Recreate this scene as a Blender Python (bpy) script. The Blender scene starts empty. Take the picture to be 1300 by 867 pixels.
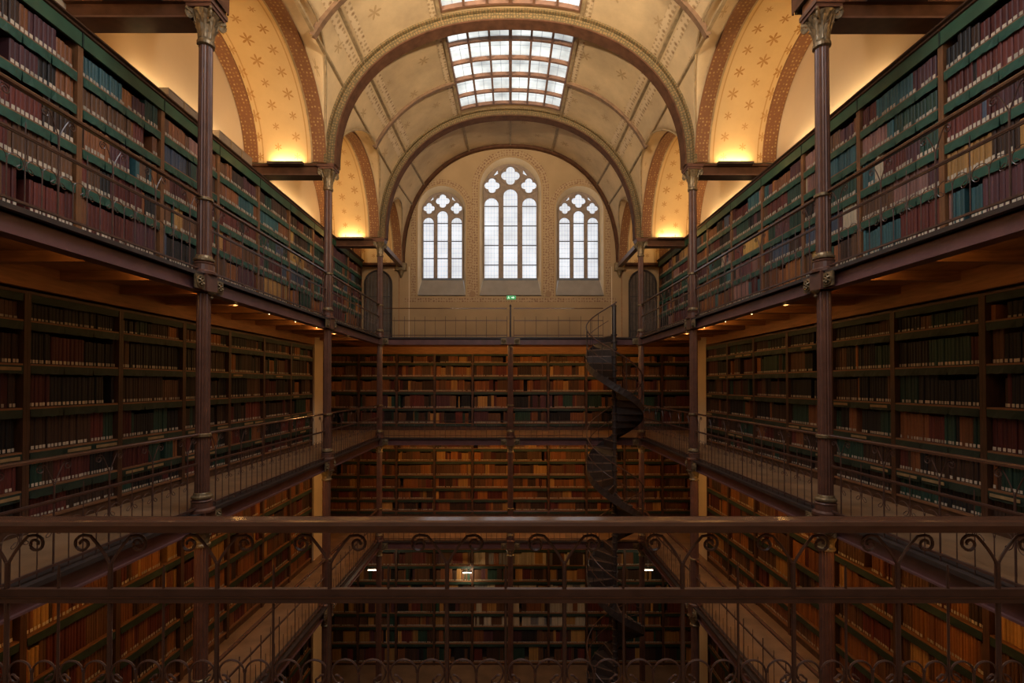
import bpy, math, random
from math import sin, cos, pi, sqrt, atan2, radians
from mathutils import Vector, Matrix
from mathutils.geometry import tessellate_polygon

SC = bpy.context.scene
COL = SC.collection
rng = random.Random(7)

# ------------------------------------------------------------------ camera, world, light, exposure
EYE = 9.5                       # camera height; the ground floor is z = 0
FPX = 610.0                     # focal length in pixels of the 1300 px frame
cam_d = bpy.data.cameras.new('camera')
cam_d.sensor_width = 36.0
cam_d.lens = FPX / 1300.0 * 36.0
PITCH = 0.0139
cam_d.shift_x = 2.0 / 1300.0
cam_d.shift_y = (487.0 - FPX * math.tan(PITCH) - 433.5) / 1300.0
cam_d.clip_start = 0.05
cam_d.clip_end = 200
cam = bpy.data.objects.new('camera', cam_d)
cam.location = (0, 0, EYE)
cam.rotation_euler = (pi / 2 + PITCH, 0, 0)
COL.objects.link(cam)
SC.camera = cam

SC.view_settings.view_transform = 'Standard'
SC.view_settings.look = 'None'
SC.view_settings.gamma = 1.0
SC.view_settings.use_curve_mapping = False
SC.view_settings.exposure = 0.0
try:
    SC.cycles.use_denoising = True
    SC.cycles.max_bounces = 7
    SC.cycles.diffuse_bounces = 4
    SC.cycles.sample_clamp_indirect = 4.0
except Exception:
    pass

world = bpy.data.worlds.new('overcast_sky')
SC.world = world
world.use_nodes = True
bg = world.node_tree.nodes['Background']
bg.inputs['Color'].default_value = (0.78, 0.86, 1.0, 1)
bg.inputs['Strength'].default_value = 0.6

WARM = (1.0, 0.60, 0.25)
AMBER = (1.0, 0.50, 0.14)
DAY = (0.93, 0.95, 1.0)
FILLC = (1.0, 0.80, 0.56)
P_FILL = 215.0
WARM2 = (1.0, 0.74, 0.43)
P_BULB, P_BULB_END, P_UP, P_TROUGH = 2.6, 17.0, 6.5, 26.0
SKY_NEAR, SKY_PANE, WIN_PANE = 230.0, 1.2, 0.92


def area_light(name, loc, rot, sx, sy, power, color, vis=True):
    d = bpy.data.lights.new(name, 'AREA')
    d.shape = 'RECTANGLE'
    d.size, d.size_y = sx, sy
    d.energy = power
    d.color = color
    o = bpy.data.objects.new(name, d)
    o.location = loc
    o.rotation_euler = rot
    COL.objects.link(o)
    return o


# added daylight fill below the unseen skylight over the camera's own bay
area_light('skylight_fill', (0, 3.9, EYE + 6.9), (0, 0, 0), 2.7, 2.8, SKY_NEAR, DAY)
# added unseen fill lights beside the camera, turned up to brighten the vault
for s_ in (-1, 1):
    t_ = Vector((-s_ * 0.9, 9.6, EYE + 7.9)) - Vector((s_ * 3.3, 1.6, EYE + 4.4))
    fl_ = area_light('vault_fill', (s_ * 3.3, 1.6, EYE + 4.4), t_.to_track_quat('-Z', 'Y').to_euler(), 0.5, 0.5, P_FILL, FILLC)
    fl_.data.spread = radians(75)
area_light('rear_fill', (0, -1.3, EYE + 5.0), (radians(78), 0, 0), 5.0, 3.0, 90.0, DAY)  # added fill behind the camera; the near wall has no window


def lamp_light(name, loc, power, color, radius=0.03, parent=None):
    d = bpy.data.lights.new(name, 'POINT')
    d.energy = power
    d.color = color
    d.shadow_soft_size = radius
    o = bpy.data.objects.new(name, d)
    o.location = loc
    COL.objects.link(o)
    if parent is not None:
        o.parent = parent
    return o


# ------------------------------------------------------------------ materials
def new_mat(name):
    m = bpy.data.materials.new(name)
    m.use_nodes = True
    nt = m.node_tree
    b = nt.nodes['Principled BSDF']
    return m, nt, b


def N(nt, t, **kw):
    n = nt.nodes.new(t)
    for k, v in kw.items():
        if k.startswith('i_'):
            n.inputs[int(k[2:])].default_value = v
        else:
            setattr(n, k, v)
    return n


def MATH(nt, op, a, b=None, c=None):
    n = nt.nodes.new('ShaderNodeMath')
    n.operation = op
    for i, v in enumerate((a, b, c)):
        if v is None:
            continue
        if isinstance(v, (int, float)):
            n.inputs[i].default_value = v
        else:
            nt.links.new(v, n.inputs[i])
    return n.outputs[0]


def MIX(nt, fac, a, b):
    n = nt.nodes.new('ShaderNodeMix')
    n.data_type = 'RGBA'
    for sock, v in ((n.inputs[0], fac), (n.inputs[6], a), (n.inputs[7], b)):
        if isinstance(v, (int, float)):
            sock.default_value = v
        elif isinstance(v, tuple):
            sock.default_value = v if len(v) == 4 else (*v, 1)
        else:
            nt.links.new(v, sock)
    return n.outputs[2]


def c4(c):
    return (c[0], c[1], c[2], 1)


def plain(name, col, rough=0.6, metal=0.0, var=0.25, scale=6.0, stretch=(1, 1, 1), bump=0.0, spec=0.5, col2=None):
    """colour with a noise-driven variation of the material's own tone"""
    m, nt, b = new_mat(name)
    tc = N(nt, 'ShaderNodeTexCoord')
    mp = N(nt, 'ShaderNodeMapping')
    mp.inputs['Scale'].default_value = stretch
    nt.links.new(tc.outputs['Object'], mp.inputs[0])
    no = N(nt, 'ShaderNodeTexNoise')
    no.inputs['Scale'].default_value = scale
    no.inputs['Detail'].default_value = 6
    nt.links.new(mp.outputs[0], no.inputs['Vector'])
    lo = tuple(v * (1 - var) for v in col) if col2 is None else col2
    hi = tuple(min(1, v * (1 + var)) for v in col)
    f = MATH(nt, 'MULTIPLY_ADD', no.outputs[0], 2.2, -0.6)
    f = MATH(nt, 'MINIMUM', MATH(nt, 'MAXIMUM', f, 0.0), 1.0)
    nt.links.new(MIX(nt, f, lo, hi), b.inputs['Base Color'])
    b.inputs['Roughness'].default_value = rough
    b.inputs['Metallic'].default_value = metal
    b.inputs['Specular IOR Level'].default_value = spec
    if bump:
        bp = N(nt, 'ShaderNodeBump')
        bp.inputs['Strength'].default_value = bump
        bp.inputs['Distance'].default_value = 0.01
        nt.links.new(no.outputs[0], bp.inputs['Height'])
        nt.links.new(bp.outputs[0], b.inputs['Normal'])
    return m


def stencil_plaster(name, base, stain, motif, tile, radius, strength, edge=None):
    """plaster with stencilled star flowers laid out in UV metres; optional border lines"""
    m, nt, b = new_mat(name)
    tc = N(nt, 'ShaderNodeTexCoord')
    no = N(nt, 'ShaderNodeTexNoise')
    no.inputs['Scale'].default_value = 0.9
    no.inputs['Detail'].default_value = 7
    no.inputs['Roughness'].default_value = 0.65
    nt.links.new(tc.outputs['Object'], no.inputs['Vector'])
    f = MATH(nt, 'MINIMUM', MATH(nt, 'MAXIMUM', MATH(nt, 'MULTIPLY_ADD', no.outputs[0], 2.4, -0.75), 0.0), 1.0)
    col = MIX(nt, f, stain, base)
    uv = N(nt, 'ShaderNodeUVMap')
    sx = N(nt, 'ShaderNodeSeparateXYZ')
    nt.links.new(uv.outputs[0], sx.inputs[0])
    v = MATH(nt, 'DIVIDE', sx.outputs[1], tile)
    row = MATH(nt, 'FLOOR', v)
    u = MATH(nt, 'ADD', MATH(nt, 'DIVIDE', sx.outputs[0], tile), MATH(nt, 'MULTIPLY', row, 0.5))
    fu = MATH(nt, 'SUBTRACT', MATH(nt, 'FRACT', u), 0.5)
    fv = MATH(nt, 'SUBTRACT', MATH(nt, 'FRACT', v), 0.5)
    wn = N(nt, 'ShaderNodeTexWhiteNoise', noise_dimensions='2D')
    cb = N(nt, 'ShaderNodeCombineXYZ')
    nt.links.new(MATH(nt, 'FLOOR', u), cb.inputs[0])
    nt.links.new(row, cb.inputs[1])
    nt.links.new(cb.outputs[0], wn.inputs['Vector'])
    size = MATH(nt, 'MULTIPLY_ADD', wn.outputs['Value'], 0.7 * radius, 0.55 * radius)
    r = MATH(nt, 'SQRT', MATH(nt, 'ADD', MATH(nt, 'MULTIPLY', fu, fu), MATH(nt, 'MULTIPLY', fv, fv)))
    th = MATH(nt, 'ARCTAN2', fv, fu)
    pet = MATH(nt, 'MULTIPLY_ADD', MATH(nt, 'COSINE', MATH(nt, 'MULTIPLY', th, 6.0)), 0.45, 0.6)
    mask = MATH(nt, 'LESS_THAN', r, MATH(nt, 'MULTIPLY', pet, size))
    wear = MATH(nt, 'MULTIPLY', mask, MATH(nt, 'MULTIPLY', no.outputs[0], strength * 1.7))
    col = MIX(nt, MATH(nt, 'MINIMUM', wear, 1.0), col, motif)
    if edge:
        for c, w in edge:
            d = MATH(nt, 'ABSOLUTE', MATH(nt, 'SUBTRACT', sx.outputs[1], c))
            col = MIX(nt, MATH(nt, 'MULTIPLY', MATH(nt, 'LESS_THAN', d, w), 0.6), col, motif)
    nt.links.new(col, b.inputs['Base Color'])
    b.inputs['Roughness'].default_value = 0.85
    b.inputs['Specular IOR Level'].default_value = 0.2
    return m


def band_paint(name, base, motif, motif2, scale, su=1.0, size=0.33):
    """painted arch band: a running pattern of small leaves and dots along UV"""
    m, nt, b = new_mat(name)
    uv = N(nt, 'ShaderNodeUVMap')
    mp = N(nt, 'ShaderNodeMapping')
    mp.inputs['Scale'].default_value = (su, 1, 1)
    nt.links.new(uv.outputs[0], mp.inputs[0])
    vo = N(nt, 'ShaderNodeTexVoronoi')
    vo.inputs['Scale'].default_value = scale
    vo.inputs['Randomness'].default_value = 0.35
    nt.links.new(mp.outputs[0], vo.inputs['Vector'])
    k = MATH(nt, 'LESS_THAN', vo.outputs['Distance'], size)
    ring = MATH(nt, 'LESS_THAN', vo.outputs['Distance'], size * 0.45)
    col = MIX(nt, MATH(nt, 'MULTIPLY', k, 0.8), base, motif)
    col = MIX(nt, MATH(nt, 'MULTIPLY', ring, 0.9), col, motif2)
    nt.links.new(col, b.inputs['Base Color'])
    b.inputs['Roughness'].default_value = 0.7
    return m


def tint_mat(name, rough=0.55):
    """per-book colour from the mesh's own colour attribute"""
    m, nt, b = new_mat(name)
    at = N(nt, 'ShaderNodeAttribute', attribute_name='tint')
    tc = N(nt, 'ShaderNodeTexCoord')
    no = N(nt, 'ShaderNodeTexNoise')
    no.inputs['Scale'].default_value = 35
    no.inputs['Detail'].default_value = 3
    nt.links.new(tc.outputs['Object'], no.inputs['Vector'])
    dark = MIX(nt, 0.35, at.outputs['Color'], (0.01, 0.008, 0.006))
    nt.links.new(MIX(nt, no.outputs[0], dark, at.outputs['Color']), b.inputs['Base Color'])
    b.inputs['Roughness'].default_value = rough
    b.inputs['Specular IOR Level'].default_value = 0.35
    return m


def glass_mat(name, strength, grid=None, tone=(0.86, 0.92, 1.0), lo=0.55, nscale=1.3):
    """daylit obscure glass: glows with the sky behind it, with fine lead lines"""
    m, nt, b = new_mat(name)
    tc = N(nt, 'ShaderNodeTexCoord')
    no = N(nt, 'ShaderNodeTexNoise')
    no.inputs['Scale'].default_value = nscale
    no.inputs['Detail'].default_value = 5
    nt.links.new(tc.outputs['Object'], no.inputs['Vector'])
    f = MATH(nt, 'MINIMUM', MATH(nt, 'MAXIMUM', MATH(nt, 'MULTIPLY_ADD', no.outputs[0], 3.0, -1.0), 0.0), 1.0)
    col = MIX(nt, f, tuple(v * lo for v in tone), tone)
    if grid:
        sx = N(nt, 'ShaderNodeSeparateXYZ')
        nt.links.new(tc.outputs['Object'], sx.inputs[0])
        for i, (step, w) in enumerate(grid):
            if not step:
                continue
            a = MATH(nt, 'FRACT', MATH(nt, 'DIVIDE', sx.outputs[i], step))
            k = MATH(nt, 'LESS_THAN', MATH(nt, 'ABSOLUTE', MATH(nt, 'SUBTRACT', a, 0.5)), w)
            col = MIX(nt, MATH(nt, 'MULTIPLY', k, 0.62), col, (0.16, 0.18, 0.22))
    nt.links.new(col, b.inputs['Emission Color'])
    b.inputs['Emission Strength'].default_value = strength
    b.inputs['Base Color'].default_value = (0.25, 0.28, 0.3, 1)
    b.inputs['Roughness'].default_value = 0.3
    return m


def emit_mat(name, col, s):
    m, nt, b = new_mat(name)
    b.inputs['Emission Color'].default_value = c4(col)
    b.inputs['Emission Strength'].default_value = s
    b.inputs['Base Color'].default_value = c4(col)
    return m


M = {}
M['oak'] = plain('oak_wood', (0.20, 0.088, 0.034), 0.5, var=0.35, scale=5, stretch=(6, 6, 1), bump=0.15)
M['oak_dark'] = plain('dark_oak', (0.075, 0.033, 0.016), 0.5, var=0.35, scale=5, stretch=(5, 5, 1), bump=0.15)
M['shelf'] = plain('shelf_wood', (0.22, 0.10, 0.045), 0.5, var=0.3, scale=5, stretch=(1, 6, 6))
M['back'] = plain('case_back', (0.035, 0.02, 0.012), 0.8, var=0.3)
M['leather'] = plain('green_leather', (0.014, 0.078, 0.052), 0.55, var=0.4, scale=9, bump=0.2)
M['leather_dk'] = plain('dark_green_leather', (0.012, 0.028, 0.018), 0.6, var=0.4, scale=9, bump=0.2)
M['fascia'] = plain('green_fascia', (0.035, 0.095, 0.048), 0.55, var=0.3, scale=3)
M['iron'] = plain('painted_iron', (0.125, 0.055, 0.036), 0.36, var=0.25, scale=8, bump=0.1)
M['rail_iron'] = plain('rail_iron', (0.085, 0.042, 0.03), 0.35, var=0.3, scale=10, bump=0.1)
M['rail_top'] = plain('polished_handrail', (0.10, 0.045, 0.026), 0.16, var=0.2, scale=7, stretch=(1, 6, 6))
M['dark_iron'] = plain('dark_iron', (0.045, 0.032, 0.028), 0.42, var=0.3, scale=9)
M['nosing'] = plain('worn_nosing', (0.22, 0.16, 0.13), 0.35, metal=0.5, var=0.2)
M['girder'] = plain('girder_paint', (0.15, 0.07, 0.068), 0.36, var=0.2, scale=5, bump=0.08)
M['gilt'] = plain('worn_gilding', (0.22, 0.155, 0.08), 0.42, metal=0.45, var=0.45, scale=22, bump=0.5)
M['joist'] = plain('joist_wood', (0.34, 0.15, 0.05), 0.55, var=0.3, scale=4, stretch=(1, 8, 8), bump=0.15)
M['boards'] = plain('ceiling_boards', (0.36, 0.16, 0.055), 0.6, var=0.25, scale=4, stretch=(8, 1, 8))
M['floor'] = plain('gallery_floor', (0.25, 0.145, 0.072), 0.55, var=0.3, scale=3, stretch=(1, 1, 1))
M['ground'] = plain('ground_floor', (0.20, 0.115, 0.06), 0.5, var=0.25, scale=2)
M['plaster'] = plain('beige_plaster', (0.40, 0.268, 0.143), 0.85, var=0.12, scale=1.2, spec=0.2)
M['plaster_pale'] = plain('pale_plaster', (0.72, 0.58, 0.40), 0.85, var=0.1, scale=1.5, spec=0.2)
M['stone_sill'] = plain('grey_sill', (0.30, 0.26, 0.22), 0.8, var=0.12, scale=3)
M['vault'] = stencil_plaster('vault_plaster', (0.68, 0.495, 0.28), (0.44, 0.32, 0.19), (0.26, 0.15, 0.05), 0.95, 0.13, 0.55)
M['lunette'] = stencil_plaster('lunette_plaster', (0.68, 0.47, 0.22), (0.56, 0.37, 0.17), (0.36, 0.17, 0.04), 0.38, 0.25, 0.85,
                               edge=[(0.36, 0.012), (1.27, 0.012)])
M['lunette_wall'] = plain('lunette_wall_plaster', (0.60, 0.455, 0.29), 0.85, var=0.1, scale=0.8, spec=0.2)
M['band'] = band_paint('painted_band', (0.19, 0.075, 0.026), (0.30, 0.15, 0.045), (0.50, 0.36, 0.17), 15, 1.0)
M['arch_face'] = band_paint('gilded_arch', (0.10, 0.07, 0.028), (0.24, 0.155, 0.06), (0.22, 0.08, 0.035), 17, 1.0, 0.4)
M['soffit'] = plain('arch_soffit', (0.10, 0.045, 0.024), 0.7, var=0.3, scale=6, spec=0.12)
M['rib'] = plain('vault_rib', (0.33, 0.235, 0.125), 0.7, var=0.3, scale=8)
M['rib_dark'] = plain('dark_vault_rib', (0.17, 0.095, 0.05), 0.7, var=0.3, scale=8)
M['border'] = band_paint('stencil_border', (0.41, 0.272, 0.143), (0.25, 0.135, 0.065), (0.17, 0.075, 0.045), 11, 1.0, 0.42)
M['vault_border'] = band_paint('vault_border', (0.58, 0.43, 0.26), (0.33, 0.22, 0.11), (0.22, 0.11, 0.05), 10, 1.0, 0.36)
M['tracery'] = plain('tracery_stone', (0.27, 0.20, 0.155), 0.75, var=0.2, scale=10)
M['lead'] = plain('window_bar', (0.10, 0.11, 0.13), 0.5, var=0.2)
M['sky_frame'] = plain('skylight_bar', (0.19, 0.095, 0.055), 0.5, var=0.25, scale=8)
M['glass'] = glass_mat('leaded_glass', WIN_PANE, grid=[(0.105, 0.05), (0, 0), (0.16, 0.035)], tone=(0.88, 0.92, 1.0), lo=0.72, nscale=1.6)
M['sky_glass'] = glass_mat('skylight_glass', SKY_PANE, grid=[(0.47, 0.02), (0.35, 0.03), (0, 0)], tone=(0.95, 1.0, 0.97), lo=0.42, nscale=1.5)
M['book'] = tint_mat('book_cloth')
M['paper_label'] = plain('paper_label', (0.62, 0.53, 0.40), 0.8, var=0.2, scale=30)
M['box'] = plain('grey_board', (0.26, 0.20, 0.14), 0.75, var=0.15)
M['tag'] = plain('tan_tag', (0.30, 0.20, 0.09), 0.7, var=0.25, scale=12)
M['bulb'] = emit_mat('glowing_bulb', (1.0, 0.72, 0.35), 14.0)
M['white_lamp'] = emit_mat('white_tube', (1.0, 0.88, 0.68), 9.0)
M['exit_green'] = emit_mat('exit_green', (0.05, 0.36, 0.13), 0.5)
M['exit_white'] = emit_mat('exit_white', (0.7, 0.95, 0.78), 0.8)
M['door'] = plain('door_iron', (0.10, 0.07, 0.05), 0.6, var=0.3, scale=8)


# ------------------------------------------------------------------ mesh building helpers
class MB:
    def __init__(self):
        self.v, self.f, self.uv, self.smooth = [], [], {}, False

    def box(self, x0, x1, y0, y1, z0, z1):
        b = len(self.v)
        self.v += [(x0, y0, z0), (x1, y0, z0), (x1, y1, z0), (x0, y1, z0), (x0, y0, z1), (x1, y0, z1), (x1, y1, z1), (x0, y1, z1)]
        self.f += [(b, b + 3, b + 2, b + 1), (b + 4, b + 5, b + 6, b + 7), (b, b + 1, b + 5, b + 4), (b + 1, b + 2, b + 6, b + 5),
                   (b + 2, b + 3, b + 7, b + 6), (b + 3, b, b + 4, b + 7)]
        return self

    def tube(self, pts, r, n=6, cap=True, flat=None):
        """sweep an n-gon (or, with flat=(w, h, up), a rectangle) along a polyline"""
        pts = [Vector(p) for p in pts]
        b = len(self.v)
        m = len(pts)
        rr = r if isinstance(r, (list, tuple)) else [r] * m
        ref = Vector((0, 0, 1)) if flat is None or len(flat) < 3 else Vector(flat[2])
        k = 4 if flat else n
        for i, p in enumerate(pts):
            t = (pts[min(i + 1, m - 1)] - pts[max(i - 1, 0)])
            if t.length < 1e-9:
                t = Vector((1, 0, 0))
            t.normalize()
            a = ref if abs(t.dot(ref)) < 0.95 else Vector((0, 1, 0)) if abs(t.y) < 0.9 else Vector((1, 0, 0))
            s = t.cross(a).normalized()
            u = s.cross(t).normalized()
            if flat:
                w, h = flat[0] / 2, flat[1] / 2
                for (cx, cy) in ((-w, -h), (w, -h), (w, h), (-w, h)):
                    self.v.append(tuple(p + s * cx + u * cy))
            else:
                for j in range(n):
                    an = 2 * pi * j / n
                    self.v.append(tuple(p + (s * cos(an) + u * sin(an)) * rr[i]))
        for i in range(m - 1):
            for j in range(k):
                j2 = (j + 1) % k
                self.f.append((b + i * k + j, b + i * k + j2, b + (i + 1) * k + j2, b + (i + 1) * k + j))
        if cap:
            self.f.append(tuple(b + j for j in reversed(range(k))))
            self.f.append(tuple(b + (m - 1) * k + j for j in range(k)))
        return self

    def lathe(self, prof, n=16, c=(0, 0, 0), flute=0.0):
        b = len(self.v)
        for (r, z) in prof:
            for j in range(n):
                a = 2 * pi * j / n
                q = r * (1 - (flute if j % 2 else 0.0))
                self.v.append((c[0] + q * cos(a), c[1] + q * sin(a), c[2] + z))
        for i in range(len(prof) - 1):
            for j in range(n):
                j2 = (j + 1) % n
                self.f.append((b + i * n + j, b + i * n + j2, b + (i + 1) * n + j2, b + (i + 1) * n + j))
        self.f.append(tuple(b + j for j in reversed(range(n))))
        self.f.append(tuple(b + (len(prof) - 1) * n + j for j in range(n)))
        return self

    def grid(self, rows, uv=None):
        """rows: list of lists of points, all the same length"""
        b = len(self.v)
        w = len(rows[0])
        for i, r in enumerate(rows):
            for j, p in enumerate(r):
                if uv is not None:
                    self.uv[len(self.v)] = uv[i][j]
                self.v.append(tuple(p))
        for i in range(len(rows) - 1):
            for j in range(w - 1):
                self.f.append((b + i * w + j, b + i * w + j + 1, b + (i + 1) * w + j + 1, b + (i + 1) * w + j))
        return self

    def plate(self, outer, holes, y0, y1):
        """flat plate in the XZ plane from y0 (front) to y1 with holes"""
        loops = [outer] + holes
        flat = [p for lp in loops for p in lp]
        tris = tessellate_polygon([[Vector((p[0], p[1], 0)) for p in lp] for lp in loops])
        b = len(self.v)
        n = len(flat)
        self.v += [(p[0], y0, p[1]) for p in flat] + [(p[0], y1, p[1]) for p in flat]
        for t in tris:
            self.f.append((b + t[0], b + t[1], b + t[2]))
            self.f.append((b + n + t[2], b + n + t[1], b + n + t[0]))
        k = 0
        for lp in loops:
            m = len(lp)
            for i in range(m):
                j = (i + 1) % m
                self.f.append((b + k + i, b + k + j, b + n + k + j, b + n + k + i))
            k += m
        return self

    def mesh(self, name, mat):
        me = bpy.data.meshes.new(name)
        me.from_pydata(self.v, [], self.f)
        if self.uv:
            ul = me.uv_layers.new(name='UVMap')
            for lp in me.loops:
                ul.data[lp.index].uv = self.uv.get(lp.vertex_index, (0, 0))
        if mat is not None:
            me.materials.append(mat)
        if self.smooth:
            me.polygons.foreach_set('use_smooth', [True] * len(me.polygons))
        me.update()
        return me

    def build(self, name, mat, parent=None, loc=None):
        return put(name, self.mesh(name, mat), parent, loc)


def put(name, me, parent=None, loc=None, rz=0.0, sx=1.0):
    o = bpy.data.objects.new(name, me)
    COL.objects.link(o)
    if parent is not None:
        o.parent = parent
    if loc is not None:
        o.location = loc
    if rz:
        o.rotation_euler = (0, 0, rz)
    if sx != 1.0:
        o.scale = (sx, 1, 1)
    return o


def empty(name, loc=(0, 0, 0), rz=0.0):
    o = bpy.data.objects.new(name, None)
    o.empty_display_size = 0.1
    o.location = loc
    o.rotation_euler = (0, 0, rz)
    COL.objects.link(o)
    return o


def tag(o, label, cat, group=None):
    o['label'] = label
    o['category'] = cat
    if group:
        o['group'] = group
    return o


def structure(o, label=None):
    o['kind'] = 'structure'
    if label:
        o['label'] = label
    return o


def bx(*a):
    return MB().box(*a)


ORD = ('first second third fourth fifth sixth seventh eighth ninth tenth eleventh twelfth thirteenth fourteenth fifteenth sixteenth '
       'seventeenth eighteenth nineteenth').split()
TENS = {2: 'twent', 3: 'thirt', 4: 'fort', 5: 'fift', 6: 'sixt'}


def ordinal(n):
    if n < 20:
        return ORD[n - 1]
    t, u = divmod(n, 10)
    return TENS[t] + ('ieth' if u == 0 else 'y-' + ORD[u - 1])


# ------------------------------------------------------------------ measures (heights are relative to the eye, turned to world by Zw)
def Zw(z):
    return z + EYE


XA = 3.80                      # column line
F3, F2, F1, F0 = 1.335, -1.58, -4.56, -9.5
SLAB = 0.205                   # girder depth
XC = 5.07                      # bookcase fronts along the sides
XW = 5.45                      # side wall
XE = 6.46                      # side wall of the end alcoves
YC = [5.94, 9.97, 13.96]       # columns
YCS = {-1: YC, 1: [5.81, 9.97, 13.96]}
YW = 16.8                      # end wall
YCE = 16.35                    # bookcase fronts on the end wall
YN = -1.6                      # wall behind the camera

# vault: springing, crown per transverse plane
PL = [(YN, 4.71, 7.72), (1.93, 4.71, 7.72), (5.94, 4.71, 7.72), (9.97, 4.52, 7.72), (13.96, 4.20, 7.97), (YW, 4.20, 8.38)]
NV = 2.25


def plane_at(y):
    for (a, b) in zip(PL[:-1], PL[1:]):
        if y <= b[0] + 1e-6:
            t = (y - a[0]) / (b[0] - a[0])
            return a[1] + (b[1] - a[1]) * t, a[2] + (b[2] - a[2]) * t
    return PL[-1][1], PL[-1][2]


def nave(x, y):
    s, c = plane_at(y)
    k = max(0.0, 1 - (abs(x) / XA) ** NV)
    return s + (c - s) * k ** (1 / NV)


LUN = {}                        # bay index -> (yc, half span, crown)
for i, (a, b) in enumerate(zip(PL[:-1], PL[1:])):
    crown = [6.4, 6.4, 6.32, 6.12, 5.9][i]
    LUN[i] = ((a[0] + b[0]) / 2, (b[0] - a[0]) / 2 - 0.17, crown)


def lunette(i, y):
    yc, h, c = LUN[i]
    d = (y - yc) / h
    if abs(d) > 1.0:
        return -9.0
    s, _ = plane_at(y)
    return s + (c - s) * sqrt(max(0.0, 1 - d * d))


# ------------------------------------------------------------------ SETTING: walls, floors, vault
def poly_wall(name, x, y0, y1, z0, z1, t, mat, parent=None):
    sx = 1 if x > 0 else -1
    return MB().box(min(x, x + sx * t), max(x, x + sx * t), y0, y1, Zw(z0), Zw(z1)).build(name, mat, parent)


structure(bx(-7, 7, YN - 0.3, YW + 0.6, -0.12, 0).build('floor', M['ground']), 'brown ground floor of the reading hall')
for s, side in ((-1, 'left'), (1, 'right')):
    w = structure(poly_wall('wall_' + side, s * XW, YN, YW, F3 - 0.05, 7.4, 0.2, M['lunette_wall']), 'beige plaster side wall above the upper shelves, ' + side)
    poly_wall('lower_wall', s * XW, YN, 12.44, F0, F3 - 0.05, 0.2, M['plaster'], w)
    # pale return wall where the side cases stop, and the alcove beyond
    bx(*sorted((s * XC, s * (XE + 0.2))), 12.44, 13.0, Zw(F0), Zw(F3 - 0.05)).build('pale_pier', M['plaster_pale'], w)
    poly_wall('alcove_wall', s * XE, 13.0, YW, F0, F3 - 0.05, 0.2, M['plaster'], w)
structure(bx(-XW, XW, YN - 0.2, YN, 0, Zw(8.6)).build('wall_near', M['plaster']), 'beige plaster wall behind the viewpoint')

# --- end wall with three arched window openings
WINS = [(0.0, 0.95, 3.69, 7.83, 3.10), (-2.415, 0.71, 3.69, 6.82, 3.10), (2.43, 0.71, 3.69, 6.82, 3.10)]
YG = 17.05


def arch_loop(cx, h, z0, ztop, grow=0.0, n=20, zlow=None):
    zs = ztop - h
    h2 = h + grow
    lo = z0 if zlow is None else zlow
    pts = [(cx - h2, lo), (cx + h2, lo)]
    for i in range(n + 1):
        a = pi * i / n
        pts.append((cx + h2 * cos(a), zs + h2 * sin(a)))
    return pts


wall_end = MB()
holes = [arch_loop(cx, h, z0, zt, 0.13, zlow=zl) for (cx, h, z0, zt, zl) in WINS]
outer = [(-XE - 0.2, F0), (XE + 0.2, F0), (XE + 0.2, F3), (XW, F3), (XW, 8.7), (-XW, 8.7), (-XW, F3), (-XE - 0.2, F3)]
wall_end.plate([(p[0], Zw(p[1])) for p in outer], [[(p[0], Zw(p[1])) for p in h] for h in holes], YW, YW + 0.06)
wall_end = structure(wall_end.build('wall_end', M['plaster']), 'beige end wall with three round-arched windows')


def loft(mb, la, ya, lb, yb, closed=True):
    b = len(mb.v)
    n = len(la)
    mb.v += [(p[0], ya, Zw(p[1])) for p in la] + [(p[0], yb, Zw(p[1])) for p in lb]
    for i in range(n if closed else n - 1):
        j = (i + 1) % n
        mb.f.append((b + i, b + j, b + n + j, b + n + i))


def circ(cx, cz, r, n=20):
    return [(cx + r * cos(2 * pi * i / n), cz + r * sin(2 * pi * i / n)) for i in range(n)]


def quatrefoil(cx, cz, R, n=40):
    d, rc = 0.50 * R, 0.46 * R
    out = []
    for i in range(n):
        a = 2 * pi * i / n
        ph = (a + pi / 4) % (pi / 2) - pi / 4
        q = rc * rc - (d * sin(ph)) ** 2
        r = d * cos(ph) + sqrt(q) if q > 0 else d * 0.75
        out.append((cx + r * cos(a), cz + r * sin(a)))
    return out


def lancet(cx, w, z0, zt, n=10):
    h = w / 2
    pts = [(cx - h, z0), (cx + h, z0)]
    for i in range(n + 1):
        a = pi * i / n
        pts.append((cx + h * cos(a), zt - h + h * sin(a)))
    return pts


def poly_pane(pts, name, mat, parent, y):
    mb = MB()
    n = len(pts)
    mb.v = [(p[0], y, Zw(p[1])) for p in pts] + [(p[0], y + 0.012, Zw(p[1])) for p in pts]
    mb.f = [tuple(range(n)), tuple(range(2 * n - 1, n - 1, -1))]
    for i in range(n):
        j = (i + 1) % n
        mb.f.append((i, n + i, n + j, j))
    return mb.build(name, mat, parent)


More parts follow.
